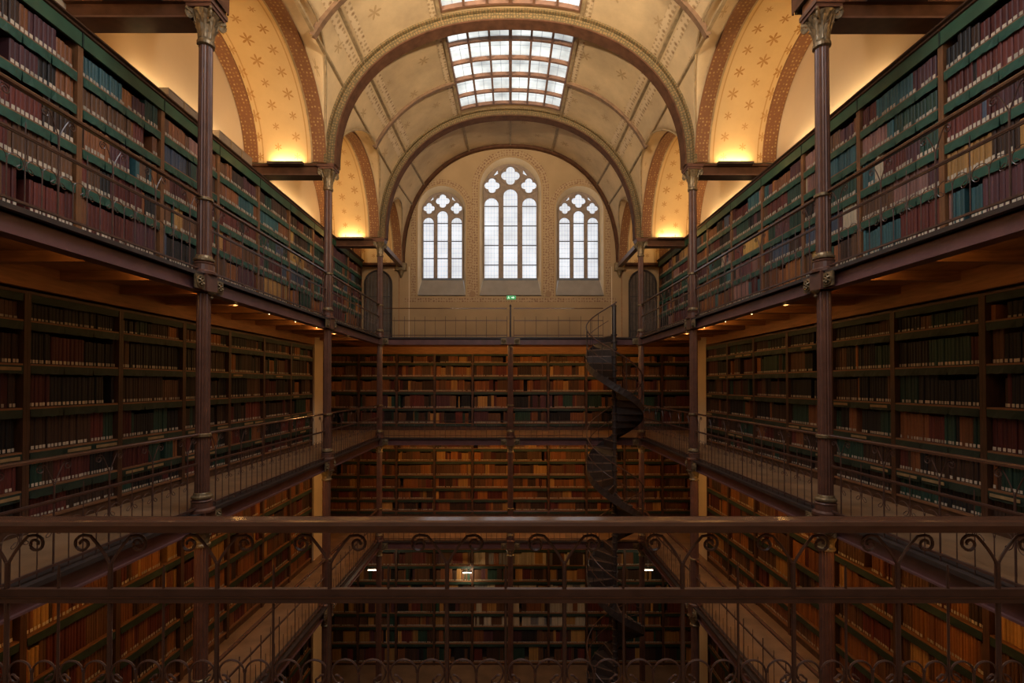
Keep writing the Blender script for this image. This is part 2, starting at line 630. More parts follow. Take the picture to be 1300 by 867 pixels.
WNAME = ['tall middle arched window with tracery and leaded glass', 'lower arched window left of the tall middle one',
         'lower arched window right of the tall middle one']
for wi, (cx, h, z0, zt, zl) in enumerate(WINS):
    big = h > 0.8
    root = structure(empty('window_%d' % (wi + 1), (0, 0, 0)), WNAME[wi])
    # splayed reveal and sloping sill
    oa = arch_loop(cx, h, z0, zt, 0.13, zlow=zl)
    ob = arch_loop(cx, h, z0, zt, 0.02)
    mb = MB()
    loft(mb, oa[1:] + oa[:1], YW, ob[1:] + ob[:1], YG + 0.1, closed=False)
    mb.build('reveal', M['plaster_pale'], root)
    mb = MB()
    mb.v = [(oa[0][0], YW, Zw(zl)), (oa[1][0], YW, Zw(zl)), (ob[1][0], YG, Zw(z0)), (ob[0][0], YG, Zw(z0)),
            (oa[0][0], YW, Zw(zl) - 0.03), (oa[1][0], YW, Zw(zl) - 0.03), (ob[1][0], YG, Zw(z0) - 0.03), (ob[0][0], YG, Zw(z0) - 0.03)]
    mb.f = [(0, 1, 2, 3), (7, 6, 5, 4), (0, 4, 5, 1), (1, 5, 6, 2), (2, 6, 7, 3), (3, 7, 4, 0)]
    mb.build('sill', M['stone_sill'], root)
    k = h / 0.95
    lw = 0.535 * k
    off = 0.673 * k
    top_s, top_c = zt - 1.20 * k, zt - 0.88 * k
    hl = [lancet(cx - off, lw, z0 + 0.05, top_s), lancet(cx, lw, z0 + 0.05, top_c), lancet(cx + off, lw, z0 + 0.05, top_s)]
    ros = [(cx - 0.655 * k, zt - 0.76 * k, 0.285 * k), (cx, zt - 0.405 * k, 0.345 * k), (cx + 0.655 * k, zt - 0.76 * k, 0.285 * k)]
    hq = [quatrefoil(*r) for r in ros]
    tri = []
    for sgn in (-1, 1):
        q = [(0.44, 0.34), (0.62, 0.42), (0.46, 0.20)]
        t = [(cx + sgn * a * k, zt - b * k) for a, b in q]
        tri.append(t if sgn > 0 else t[::-1])
    mb = MB()
    mb.plate([(p[0], Zw(p[1])) for p in arch_loop(cx, h, z0, zt, 0.02)],
             [[(p[0], Zw(p[1])) for p in lp] for lp in hl + hq + tri], YG, YG + 0.10)
    mb.build('tracery', M['tracery'], root)
    # raised mouldings round lancets and roundels
    for lp in hl:
        MB().tube([(p[0], YG - 0.012, Zw(p[1])) for p in lp[1:] + lp[:1]], 0.02 * k, 5).build('lancet_moulding', M['tracery'], root)
    for (rx, rz, r) in ros:
        lp = circ(rx, rz, r * 1.02, 28)
        MB().tube([(p[0], YG - 0.015, Zw(p[1])) for p in lp + lp[:1]], 0.022 * k, 5, cap=False).build('roundel_ring', M['tracery'], root)
    for lp in hq:
        poly_pane(lp, 'roundel_pane', M['glass'], root, YG + 0.05)
    for lp in tri:
        poly_pane(lp, 'spandrel_pane', M['glass'], root, YG + 0.05)
    # lancets: panes between iron bars
    for li, (lc, top) in enumerate(((cx - off, top_s), (cx, top_c), (cx + off, top_s))):
        zb = z0 + 0.05
        cuts = [zt - 1.50 * k] + [zt - 1.50 * k - 0.70 * k * q for q in range(1, 9)]
        if not big:
            cuts = [zt - 1.50 * k - 0.0 + 0.02] + [zt - 1.50 * k - 0.83 * k * q for q in range(1, 9)]
        cuts = [c for c in cuts if c > zb + 0.12]
        lev = [zb] + cuts[::-1]
        for a, b in zip(lev[:-1], lev[1:]):
            x0, x1 = lc - lw / 2, lc + lw / 2
            poly_pane([(x0, a), (x1, a), (x1, b), (x0, b)], 'lancet_pane', M['glass'], root, YG + 0.05)
        x = lancet(lc, lw, lev[-1], top)
        poly_pane(x, 'lancet_pane', M['glass'], root, YG + 0.05)
        for c in cuts:
            bx(lc - lw / 2, lc + lw / 2, YG + 0.02, YG + 0.05, Zw(c) - 0.016, Zw(c) + 0.016).build('glazing_bar', M['lead'], root)
        for q in (-1, 1):
            bx(lc + q * lw / 2 - 0.014, lc + q * lw / 2 + 0.014, YG - 0.01, YG + 0.06, Zw(zb), Zw(top - lw / 2)).build('glazing_bar', M['lead'], root)
    bx(cx - h, cx + h, YG - 0.02, YG + 0.06, Zw(z0) - 0.01, Zw(z0) + 0.06).build('bottom_rail', M['lead'], root)
    # stencilled border painted on the wall round the opening
    la, lb = arch_loop(cx, h, z0, zt, 0.20, n=28, zlow=zl - 0.05), arch_loop(cx, h, z0, zt, 0.40 if big else 0.36, n=28, zlow=zl - 0.05)
    la, lb = la[1:] + la[:1], lb[1:] + lb[:1]
    rows, uv, s = [[], []], [[], []], 0
    for i, (p, q) in enumerate(zip(la, lb)):
        if i:
            s += math.dist(p, la[i - 1])
        rows[0].append((p[0], YW - 0.004, Zw(p[1])))
        rows[1].append((q[0], YW - 0.004, Zw(q[1])))
        uv[0].append((s, 0))
        uv[1].append((s, 0.2))
    MB().grid(rows[::-1], uv[::-1]).build('painted_border', M['border'], wall_end)
MB().grid([[(-3.7, YW - 0.004, Zw(2.86)), (3.7, YW - 0.004, Zw(2.86))], [(-3.7, YW - 0.004, Zw(3.0)), (3.7, YW - 0.004, Zw(3.0))]],
          [[(0, 0), (7.4, 0)], [(0, 0.14), (7.4, 0.14)]]).build('painted_border', M['border'], wall_end)
for s in (-1, 1):
    MB().lathe([(0.001, 0), (0.11, 0), (0.11, 0.012), (0.001, 0.012)], 18).build('painted_medallion', M['border'], wall_end, (s * 1.33, YW - 0.002, Zw(3.14))).rotation_euler = (pi / 2, 0, 0)
for x in (-3.9, -3.55, 3.55, 3.9):
    bx(x - 0.012, x + 0.012, YW - 0.012, YW, Zw(F3), Zw(4.1)).build('wall_pipe', M['plaster_pale'] if abs(x) < 3.7 else M['joist'], wall_end)
for x in [q * 0.86 for q in range(-4, 5)]:
    bx(x - 0.006, x + 0.006, YW - 0.006, YW, Zw(F3), Zw(1.9)).build('panel_joint', M['tracery'], wall_end)
bx(-3.5, 3.5, YW - 0.02, YW, Zw(F3), Zw(F3) + 0.07).build('skirting', M['plaster_pale'], wall_end)

# dark arched doors in the two corners of the upper gallery
for s, nm in ((-1, 'door_1'), (1, 'door_2')):
    root = structure(empty(nm, (s * 4.62, YW, Zw(F3))), 'dark arched iron grille door in the upper corner, ' + ('left' if s < 0 else 'right'))
    lp = arch_loop(0, 0.46, 0, 2.62, 0)
    MB().plate(lp, [], -0.03, 0.0).build('door_leaf', M['door'], root)
    MB().tube([(p[0], -0.05, p[1]) for p in lp[1:] + lp[:1]], 0.035, 6).build('door_frame', M['dark_iron'], root)
    for q in range(7):
        x = -0.36 + q * 0.12
        MB().tube([(x, -0.045, 0.05), (x, -0.045, 2.16 + sqrt(max(0, 0.44 ** 2 - x * x)))], 0.009, 5).build('grille_bar', M['dark_iron'], root)
    for z in (0.5, 1.1, 1.7):
        bx(-0.44, 0.44, -0.055, -0.04, z - 0.015, z + 0.015).build('cross_bar', M['dark_iron'], root)
    # flat beam above, from the cornice to the wall bracket
    bx(-0.9, 0.9, -0.14, -0.0, 2.78, 2.92).build('lintel', M['soffit'], root)

# --- vault
ceiling = structure(empty('ceiling', (0, 0, EYE)), 'painted plaster vault with ribs and skylights')
SKY = {1: [2.5, 2.7, 3.4, 4.1, 4.8, 5.5], 2: [6.3, 6.9, 7.6, 8.3, 9.0, 9.63], 3: [10.3, 10.72, 11.42, 12.12, 12.85, 13.48]}
XS = 1.42
for i in range(5):
    y0, y1 = PL[i][0], PL[i + 1][0]
    ys = [y0 + (y1 - y0) * k / 36 for k in range(37)]
    if i in SKY:
        ys = sorted(set([y for y in ys if min(abs(y - SKY[i][0]), abs(y - SKY[i][-1])) > 0.03] + [SKY[i][0], SKY[i][-1]]))
    xs = []
    for k in range(73):
        a = pi * k / 72
        c = cos(a)
        xs.append(-XA * math.copysign(abs(c) ** (2 / NV), c))
    xs = sorted([x for x in xs if abs(abs(x) - XS) > 0.03] + [-XS, XS])
    mb = MB()
    mb.smooth = True
    w = len(xs)
    arc = [0.0]
    ym = (y0 + y1) / 2
    for a, b in zip(xs[:-1], xs[1:]):
        arc.append(arc[-1] + math.hypot(b - a, nave(b, ym) - nave(a, ym)))
    for y in ys:
        for k, x in enumerate(xs):
            mb.uv[len(mb.v)] = (arc[k], y)
            mb.v.append((x, y, max(nave(x, y), lunette(i, y))))
    for a in range(len(ys) - 1):
        for b in range(w - 1):
            xm, yy = (xs[b] + xs[b + 1]) / 2, (ys[a] + ys[a + 1]) / 2
            if i in SKY and abs(xm) < XS and SKY[i][0] < yy < SKY[i][-1]:
                continue
            mb.f.append((a * w + b, (a + 1) * w + b, (a + 1) * w + b + 1, a * w + b + 1))
    mb.build('vault_bay', M['vault'], ceiling)
    # side barrels (lunettes) with their painted bands
    for s in (-1, 1):
        yc, h, c = LUN[i]
        n = 40
        prof, arcl = [], [0.0]
        for k in range(n + 1):
            a = pi * k / n
            y = yc - h * cos(a)
            prof.append((y, lunette(i, max(yc - h + 1e-6, min(yc + h - 1e-6, y)))))
            if k:
                arcl.append(arcl[-1] + math.dist(prof[k], prof[k - 1]))
        half = arcl[-1] / 2

        def strip(name, xa, xb, drop, mat, m=2, vo=0.0):
            rows, uv = [], []
            for q in range(m):
                x = xa + (xb - xa) * q / (m - 1)
                rr, uu = [], []
                for k, (y, z) in enumerate(prof):
                    a = pi * k / n
                    rr.append((s * x, y + cos(a) * drop, z - sin(a) * drop))
                    uu.append((arcl[k] - half, x - XA + vo))
                rows.append(rr)
                uv.append(uu)
            if drop:                      # returns give the raised band its thickness
                rows.insert(0, [(s * xa, y, z) for (y, z) in prof])
                rows.append([(s * xb, y, z) for (y, z) in prof])
                uv.insert(0, uv[0])
                uv.append(uv[-1])
            g = MB()
            g.smooth = drop == 0
            g.grid(rows if s > 0 else rows[::-1], uv if s > 0 else uv[::-1])
            return g.build(name, mat, ceiling)

        strip('lunette_barrel', XA, XW, 0.0, M['lunette'], 6)
        strip('painted_band', XA - 0.03, XA + 0.24, 0.03, M['band'])
        strip('painted_band', XW - 0.28, XW - 0.01, 0.03, M['band'])
        strip('thin_moulding', XA + 0.24, XA + 0.28, 0.018, M['rib'])
        # groin line where the barrel cuts the main vault
        pts = []
        for k in range(n + 1):
            y, z = prof[k]
            sp, cr = plane_at(y)
            t = min(1.0, max(0.0, (z - sp) / (cr - sp)))
            x = XA * max(0.0, 1 - t ** NV) ** (1 / NV)
            pts.append((s * min(x, XA - 0.02), y, z - 0.01))
        MB().tube(pts, 0.022, 5).build('groin_rib', M['rib'], ceiling)


def sweep_arch(name, y, width, d0, d1, mat, xa=-XA, xb=XA, n=64, parent=ceiling):
    """a rib following the vault at y: rectangle `width` along y, from d0 to d1 below the surface"""
    prof = []
    ta, tb = None, None
    for k in range(n + 1):
        a = pi * k / n
        c = cos(a)
        x = -XA * math.copysign(abs(c) ** (2 / NV), c)
        if xa - 1e-6 <= x <= xb + 1e-6:
            prof.append((x, nave(x, min(y, YW))))
    ex = []
    for k in range(len(prof)):
        p, q = prof[max(k - 1, 0)], prof[min(k + 1, len(prof) - 1)]
        t = Vector((q[0] - p[0], 0, q[1] - p[1])).normalized()
        nrm = Vector((t.z, 0, -t.x))
        ex.append((Vector((prof[k][0], y, prof[k][1])), nrm))
    L, arcl = 0, []
    for k in range(len(ex)):
        if k:
            L += (ex[k][0] - ex[k - 1][0]).length
        arcl.append(L)
    rows, uv = [], []
    acc = 0
    for (dy, dd) in ((-width / 2, d0), (-width / 2, d1), (width / 2, d1), (width / 2, d0)):
        rows.append([tuple(p + nm * dd + Vector((0, dy, 0))) for p, nm in ex])
        uv.append([(a, acc) for a in arcl])
        acc += 0.18
    g = MB()
    g.grid(rows[::-1], uv[::-1])
    return g.build(name, mat, parent)


for y in YC:
    sweep_arch('transverse_arch', y, 0.26, -0.02, 0.17, M['arch_face'])
    sweep_arch('arch_soffit', y, 0.29, 0.17, 0.20, M['soffit'])
    sweep_arch('arch_moulding', y, 0.42, -0.02, 0.04, M['arch_face'])
sweep_arch('wall_arch', YW - 0.08, 0.16, -0.02, 0.10, M['soffit'])
for i in (1, 2, 3):
    ym = SKY[i][3]
    for s in (-1, 1):
        sweep_arch('bay_rib', ym, 0.10, -0.02, 0.07, M['rib_dark'], *(sorted((s * XS, s * 3.52))))
# straight ribs along the hall
for s in (-1, 1):
    for x0, w, mt in ((3.03, 0.07, 'rib'), (3.43, 0.06, 'rib'), (XS + 0.03, 0.07, 'rib')):
        for i in range(1, 5):
            y0, y1 = PL[i][0], PL[i + 1][0]
            pts = [(s * x0, y0 + (y1 - y0) * k / 6, nave(x0, y0 + (y1 - y0) * k / 6) - 0.015) for k in range(7)]
            MB().tube(pts, 0, flat=(w, 0.05)).build('long_rib', M[mt], ceiling)
for s in (-1, 1):
    for (xa, xb) in ((2.86, 2.97), (3.09, 3.20), (XS + 0.10, XS + 0.22)):
        for i in (2, 3):
            y0, y1 = PL[i][0] + 0.24, PL[i + 1][0] - 0.24
            q = [y0 + (y1 - y0) * k / 10 for k in range(11)]
            rows = [[(s * x, y, nave(x, y) - 0.008) for y in q] for x in ((xa, xb) if s < 0 else (xb, xa))]
            uv = [[(y, w) for y in q] for w in (0, xb - xa)]
            MB().grid(rows, uv).build('painted_border', M['vault_border'], ceiling)
MB().tube([(0, 13.96 + 2.8 * k / 4, nave(0, 13.96 + 2.8 * k / 4) - 0.015) for k in range(5)], 0, flat=(0.06, 0.05)).build('long_rib', M['rib'], ceiling)

# skylights: curved frames with a pane in every opening
for wi, i in enumerate((2, 3)):
    ys = SKY[i]
    root = structure(empty('window_%d' % (4 + wi), (0, 0, EYE)), ['skylight at the top of the picture, nearer the camera', 'curved skylight of white panes in the middle of the vault'][wi])
    xs = [-XS + 2 * XS * k / 6 for k in range(7)]
    for a, b in zip(ys[:-1], ys[1:]):
        for p, q in zip(xs[:-1], xs[1:]):
            rows = []
            for y in (a, b):
                rows.append([(x, y, nave(x, y) + 0.06) for x in (p, (p + q) / 2, q)])
            top = [[(x, y, z + 0.012) for (x, y, z) in r] for r in rows]
            g = MB()
            g.grid(rows).grid(top[::-1])
            g.build('skylight_pane', M['sky_glass'], root)
    for k, y in enumerate(ys):
        w = 0.10 if k == 3 else 0.055
        pts = [(-XS + 2 * XS * q / 18, y, nave(-XS + 2 * XS * q / 18, y) + 0.02) for q in range(19)]
        MB().tube(pts, 0, flat=(w, 0.10)).build('skylight_bar', M['sky_frame'], root)
    for k, x in enumerate(xs):
        pts = [(x, ys[0] + (ys[-1] - ys[0]) * q / 6, nave(x, ys[0] + (ys[-1] - ys[0]) * q / 6) + 0.02) for q in range(7)]
        MB().tube(pts, 0, flat=(0.075 if k in (0, 3, 6) else 0.045, 0.10)).build('skylight_bar', M['sky_frame'], root)

# --- gallery floors with their girders and joists
def side_floor(level, s, name, label, y0=0.9):
    root = structure(empty(name, (0, 0, 0)), label)
    za, zb = Zw(level), Zw(level - SLAB)
    bx(*sorted((s * 3.80, s * XW)), y0, YW, za - 0.05, za).build('floor_deck', M['floor'], root)
    if True:
        bx(*sorted((s * XW, s * XE)), 13.0, YW, za - 0.05, za).build('floor_deck', M['floor'], root)
    bx(*sorted((s * 3.86, s * XC)), y0, YW - 0.3, za - 0.075, za - 0.052).build('ceiling_boards', M['boards'], root)
    bx(*sorted((s * 3.80, s * 3.84)), y0, 13.96, zb + 0.02, za - 0.03).build('girder_web', M['girder'], root)
    bx(*sorted((s * 3.735, s * 3.92)), y0, 13.96, za - 0.03, za + 0.012).build('top_flange', M['dark_iron'], root)
    bx(*sorted((s * 3.765, s * 3.92)), y0, 13.96, zb, zb + 0.02).build('bottom_flange', M['girder'], root)
    y = y0 + 0.4
    me = bx(*sorted((s * 3.86, s * (XC - 0.02))), -0.06, 0.06, zb + 0.025, za - 0.076).mesh('joist', M['joist'])
    while y < 13.8:
        put('joist', me, root, (0, y, 0))
        y += 0.82
    if level > F1 - 1:
        # boarded lintel over the cases below
        bx(*sorted((s * (XC - 0.05), s * (XC + 0.02))), y0, 12.30, zb - 0.13, za - 0.08).build('boarded_lintel', M['boards'], root)
    return root


FL = {}
for lv, nm in ((F3, 'upper'), (F2, 'middle'), (F1, 'lower')):
    for s, side in ((-1, 'left'), (1, 'right')):
        FL[lv, s] = side_floor(lv, s, 'floor', '%s gallery floor with brown girder along the %s side' % (nm, side))
    root = structure(empty('floor', (0, 0, 0)), '%s gallery floor across the end of the hall' % nm)
    za, zb = Zw(lv), Zw(lv - SLAB)
    bx(-3.80, 3.80, 13.96, YW, za - 0.05, za).build('floor_deck', M['floor'], root)
    bx(-3.80, 3.80, 14.02, YCE, za - 0.075, za - 0.052).build('ceiling_boards', M['boards'], root)
    bx(-3.80, 3.80, 13.96, 14.0, zb + 0.02, za - 0.03).build('girder_web', M['girder'], root)
    bx(-3.80, 3.80, 13.90, 14.06, za - 0.03, za + 0.012).build('top_flange', M['dark_iron'], root)
    bx(-3.80, 3.80, 13.93, 14.06, zb, zb + 0.02).build('bottom_flange', M['girder'], root)
    bx(-XE, XE, YCE - 0.03, YCE + 0.03, zb - 0.12, za - 0.08).build('boarded_lintel', M['joist'], root)
root = structure(empty('floor', (0, 0, 0)), 'middle gallery floor under the viewpoint')
bx(-3.80, 3.80, YN, 2.12, Zw(F2) - 0.05, Zw(F2)).build('floor_deck', M['floor'], root)
bx(-3.80, 3.80, 2.12, 2.16, Zw(F2 - SLAB), Zw(F2)).build('girder_web', M['girder'], root)
for s in (-1, 1):
    bx(*sorted((s * 3.80, s * XW)), YN, 0.9, Zw(F2) - 0.05, Zw(F2)).build('floor_deck', M['floor'], root)

# ------------------------------------------------------------------ BOOKCASES AND BOOKS
def sp(*c):
    return c


PAL = {
    'maroon': (0.155, 0.036, 0.027), 'oxblood': (0.105, 0.022, 0.019), 'plum': (0.11, 0.042, 0.048), 'russet': (0.26, 0.095, 0.035),
    'tan': (0.47, 0.25, 0.075), 'ochre': (0.55, 0.33, 0.09), 'black': (0.020, 0.017, 0.016), 'dark brown': (0.060, 0.030, 0.018),
    'dark green': (0.025, 0.062, 0.042), 'teal': (0.045, 0.13, 0.14), 'slate blue': (0.07, 0.09, 0.13), 'cream': (0.62, 0.52, 0.36),
    'pinkish brown': (0.32, 0.16, 0.13), 'brown': (0.15, 0.070, 0.034), 'orange brown': (0.36, 0.135, 0.035), 'grey': (0.22, 0.20, 0.18)}
MIXES = {
    'upper_red': ['maroon', 'maroon', 'oxblood', 'plum', 'maroon', 'brown', 'dark brown', 'russet', 'plum', 'black'],
    'upper_dark': ['black', 'dark green', 'dark brown', 'plum', 'black', 'oxblood', 'dark green', 'russet', 'slate blue'],
    'upper_tan': ['dark brown', 'brown', 'russet', 'tan', 'ochre', 'black', 'dark green', 'brown', 'maroon'],
    'upper_mix': ['russet', 'orange brown', 'dark green', 'teal', 'maroon', 'plum', 'brown', 'pinkish brown', 'black', 'russet'],
    'upper_teal': ['teal', 'plum', 'maroon', 'slate blue', 'pinkish brown', 'dark green', 'teal', 'oxblood', 'cream', 'brown'],
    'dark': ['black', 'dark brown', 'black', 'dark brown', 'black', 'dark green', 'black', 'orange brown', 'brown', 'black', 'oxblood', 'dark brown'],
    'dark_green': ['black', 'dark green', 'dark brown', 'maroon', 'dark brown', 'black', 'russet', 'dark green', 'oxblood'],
    'amber': ['brown', 'russet', 'orange brown', 'brown', 'dark brown', 'russet', 'maroon', 'tan', 'oxblood', 'brown'],
    'end_mix': ['brown', 'russet', 'maroon', 'dark green', 'plum', 'dark brown', 'black', 'tan', 'brown'],
    'files': ['cream', 'grey', 'cream', 'brown', 'russet', 'cream', 'dark brown', 'tan'],
}
BOOKS = []      # every book: dict(M, x, y, z, w, h, d, tilt, col, lab, key...)


def fill_row(Mx, x0, x1, z, room, mix, case_key, row, wmin=0.036, wmax=0.06, lab_p=0.85, depth=0.2, yset=0.025):
    """books side by side from x0 to x1, in runs of one series"""
    x = x0 + rng.uniform(0.0, 0.02)
    idx = 0
    row_books = []
    lab_style = rng.random() < lab_p
    while x < x1 - wmin:
        cname = rng.choice(MIXES[mix])
        run = rng.choice((1, 2, 3, 4, 6, 9, 12))
        w = rng.uniform(wmin, wmax)
        h = min(room - 0.035, room * rng.uniform(0.66, 0.9))
        base = PAL[cname]
        if rng.random() < 0.035:
            x += rng.uniform(0.06, 0.16)
        vol = rng.uniform(0.8, 1.2)
        for _ in range(run):
            ww = w * rng.uniform(0.9, 1.1)
            if x + ww > x1:
                break
            j = vol * rng.uniform(0.8, 1.2)
            tilt = rng.uniform(-0.003, 0.003)
            row_books.append(dict(M=Mx, x=x, y=yset + rng.uniform(0, 0.015), z=z, w=ww * 0.955, h=h * rng.uniform(0.985, 1.015), d=depth,
                                  tilt=tilt, col=tuple(min(0.9, v * j) for v in base), cname=cname,
                                  lab=lab_style and rng.random() < 0.93, case=case_key, row=row))
            x += ww
    n = len(row_books)
    for k, b in enumerate(row_books):
        b['n_left'], b['n_right'] = k + 1, n - k
    BOOKS.extend(row_books)


_case_mesh = {}


def flap_mesh(w, h, mat, seed):
    key = ('flap', round(w, 3), round(h, 3), mat, seed)
    if key not in _case_mesh:
        r = random.Random(seed)
        g = MB()
        n = 6
        rows = []
        for y in (-0.004, 0.004):
            top, bot = [], []
            for k in range(n + 1):
                x = w * k / n
                wob = -0.010 * sin(pi * k / n) + r.uniform(-0.004, 0.004)
                top.append((x, y, 0))
                bot.append((x + (0.006 if k == 0 else -0.006 if k == n else 0), y + wob, -h + r.uniform(-0.006, 0.006)))
            rows.append((top, bot))
        g.grid([rows[0][1], rows[0][0], rows[1][0], rows[1][1], rows[0][1]])
        _case_mesh[key] = g.mesh('leather_flap', M[mat])
    return _case_mesh[key]


def cached(key, fn):
    if key not in _case_mesh:
        _case_mesh[key] = fn()
    return _case_mesh[key]


def bookcase(loc, rz, L, H, shelves, D, wood, flap, nflap, flap_h, label, group, fascia=None, tags=False, plinth=0.1):
    """front face at local y = 0, floor at z = 0; `shelves` are the heights of the shelf tops"""
    root = tag(empty('bookcase', loc, rz), label, 'bookcase', group)
    sig = (round(L, 3), round(H, 3), wood, round(D, 3), tuple(shelves))
    up = cached(('up', sig), lambda: bx(0, 0.034, -0.014, D, 0, H).mesh('upright', M[wood]))
    put('upright', up, root, (0.001, 0, 0))
    put('upright', up, root, (L - 0.035, 0, 0))
    put('back_panel', cached(('bk', sig), lambda: bx(0.036, L - 0.036, D - 0.02, D, 0.02, H - 0.01).mesh('back_panel', M['back'])), root)
    put('plinth', cached(('pl', sig), lambda: bx(0.036, L - 0.036, 0.01, 0.05, 0, shelves[0] - 0.03).mesh('plinth', M[wood])), root)
    sh = cached(('sh', sig), lambda: bx(0.036, L - 0.036, -0.008, D - 0.02, -0.028, 0).mesh('shelf', M['shelf']))
    for k, z in enumerate(shelves):
        so = put('shelf', sh, root, (0, 0, z))
        if k == 0 and z < 0.16:
            continue
        wf = (L - 0.076) / nflap
        for q in range(nflap):
            put('leather_flap', flap_mesh(wf - 0.004, flap_h, flap, (k * 7 + q * 3) % 5), so, (0.04 + wf * q, -0.012, -0.020))
            if tags and rng.random() < (0.3 if k < 3 else 0.1):
                put('shelf_tag', cached(('tag', round(wf, 3)), lambda: bx(0, wf * 0.8, -0.004, 0, 0, 0.035).mesh('shelf_tag', M['tag'])), so,
                    (0.056 + wf * q + 0.02, -0.028, -0.075))
    if fascia:
        z0, z1 = fascia
        put('fascia', cached(('fa', sig), lambda: bx(0.004, L - 0.004, -0.03, 0.0, z0, z1 - 0.04).mesh('fascia', M['fascia'])), root)
        put('fascia_joint', cached(('fj', sig), lambda: bx(0.001, 0.02, -0.036, -0.03, z0, z1 - 0.04).mesh('fascia_joint', M['leather_dk'])), root)

        def cor():
            g = MB()
            prof = [(-0.03, z1 - 0.06), (-0.05, z1 - 0.05), (-0.055, z1 - 0.03), (-0.085, z1 - 0.015), (-0.09, z1), (D, z1), (D, z1 - 0.06)]
            rows = [[(x, y, z) for (y, z) in prof] for x in (0.001, L - 0.001)]
            g.grid(rows)
            g.f.append((0, 1, 2, 3, 4, 5, 6))
            g.f.append((13, 12, 11, 10, 9, 8, 7))
            return g.mesh('cornice', M['oak_dark'])
        put('cornice', cached(('co', sig), cor), root)
    else:
        put('top_board', cached(('tb', sig), lambda: bx(0.001, L - 0.001, -0.015, D, H, H + 0.03).mesh('top_board', M[wood])), root)
        wf = (L - 0.076)
        put('leather_flap', flap_mesh(wf, flap_h, 'leather_dk', 9), root, (0.04, -0.004, H + 0.005))
    return root


def frame(loc, rz):
    return Matrix.Translation(Vector(loc)) @ Matrix.Rotation(rz, 4, 'Z')


D = 0.34
SH3 = [0.085, 0.465, 1.005, 1.455, 1.925, 2.315]
TOP3 = 2.855
SH2 = [0.14, 0.47, 0.87, 1.33, 1.79, 2.248]
SH1 = [0.14, 0.51, 0.96, 1.41, 1.91, 2.36]
SH0 = [0.10, 0.73, 1.30, 1.75, 2.30, 2.82, 3.35, 3.90]
for s, side in ((-1, 'left'), (1, 'right')):
    rz = pi / 2 if s < 0 else -pi / 2

    def place(y0, L, level):
        return (s * XC, y0 if s < 0 else y0 + L, Zw(level))
    # upper gallery
    L = 1.34
    for k in range(11):
        y0 = 1.58 + L * k
        loc = place(y0, L, F3)
        key = ('u', s, k)
        bookcase(loc, rz, L, 2.68, SH3, D, 'oak', 'leather', 4, 0.105,
                 'tall oak bookcase with green leather flaps, upper gallery, %s from camera on the %s' % (ordinal(k + 1), side),
                 'upper gallery bookcases', fascia=(2.63, TOP3))
        Mx = frame(loc, rz)
        tops = SH3[1:] + [2.68]
        left_mix = ['upper_tan', 'upper_red', 'upper_red', 'upper_red', 'upper_dark', 'upper_red']
        right_mix = ['upper_red', 'upper_teal', 'upper_tan', 'upper_teal', 'upper_red', 'upper_dark']
        for r in range(6):
            mix = (left_mix if s < 0 else right_mix)[r]
            if k > 3 or (k == 3 and r > 2):
                mix = rng.choice(['upper_mix', 'upper_mix', 'upper_dark', 'upper_tan', 'upper_teal' if s > 0 else 'upper_red'])
            if s > 0 and k == 3:
                mix = 'upper_teal'
            fill_row(Mx, 0.040, L - 0.040, SH3[r] + 0.001, tops[r] - SH3[r] - 0.03, mix, key, r, 0.040, 0.062, 0.92, yset=0.0)
    # middle, lower gallery and ground floor
    L = 1.213
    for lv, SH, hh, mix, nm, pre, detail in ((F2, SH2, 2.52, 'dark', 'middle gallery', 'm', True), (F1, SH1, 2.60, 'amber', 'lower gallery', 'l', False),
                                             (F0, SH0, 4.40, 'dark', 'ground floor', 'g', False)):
        for k in range(8):
            y0 = 2.60 + L * k + (0.12 if s > 0 else 0.0)
            if lv != F2 and k < 1:
                continue
            loc = place(y0, L, lv)
            key = (pre, s, k)
            n = k + 1 if lv == F2 else k
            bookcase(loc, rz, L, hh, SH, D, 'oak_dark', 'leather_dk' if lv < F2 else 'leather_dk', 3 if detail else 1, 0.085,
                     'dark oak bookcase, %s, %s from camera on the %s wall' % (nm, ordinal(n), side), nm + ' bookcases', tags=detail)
            Mx = frame(loc, rz)
            tops = SH[1:] + [hh]
            for r in range(len(SH)):
                mx = mix
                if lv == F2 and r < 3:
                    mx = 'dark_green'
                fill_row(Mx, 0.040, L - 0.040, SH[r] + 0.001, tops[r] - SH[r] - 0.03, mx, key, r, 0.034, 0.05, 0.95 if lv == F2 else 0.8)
# end wall cases
LE = 1.29
SHE2 = [0.24, 0.76, 1.32, 1.83, 2.30]
SHE1 = [0.26, 0.65, 1.03, 1.46, 1.94, 2.36]
SHE0 = [0.10, 0.73, 1.30, 1.75, 2.30, 2.82, 3.35, 3.90]
for lv, SH, hh, mix, nm, pre in ((F2, SHE2, 2.60, 'amber', 'middle gallery', 'me'), (F1, SHE1, 2.64, 'amber', 'lower gallery', 'le'), (F0, SHE0, 4.40, 'end_mix', 'ground floor', 'ge')):
    for k in range(10):
        x0 = -LE * 5 + LE * k
        loc = (x0, YCE, Zw(lv))
        bookcase(loc, 0, LE, hh, SH, D, 'oak_dark', 'leather_dk', 1, 0.085,
                 'oak bookcase on the end wall, %s, %s from the left corner' % (nm, ordinal(k + 1)), nm + ' end wall bookcases')
        Mx = frame(loc, 0)
        tops = SH[1:] + [hh]
        for r in range(len(SH)):
            mx = mix
            if lv == F2 and r < 2:
                mx = 'end_mix'
            if lv == F0 and r in (2, 3, 4, 6) and 3 < k < 7:
                mx = 'files'
            fill_row(Mx, 0.040, LE - 0.040, SH[r] + 0.001, tops[r] - SH[r] - 0.03, mx, (pre, 0, k), r, 0.026, 0.044, 0.9)


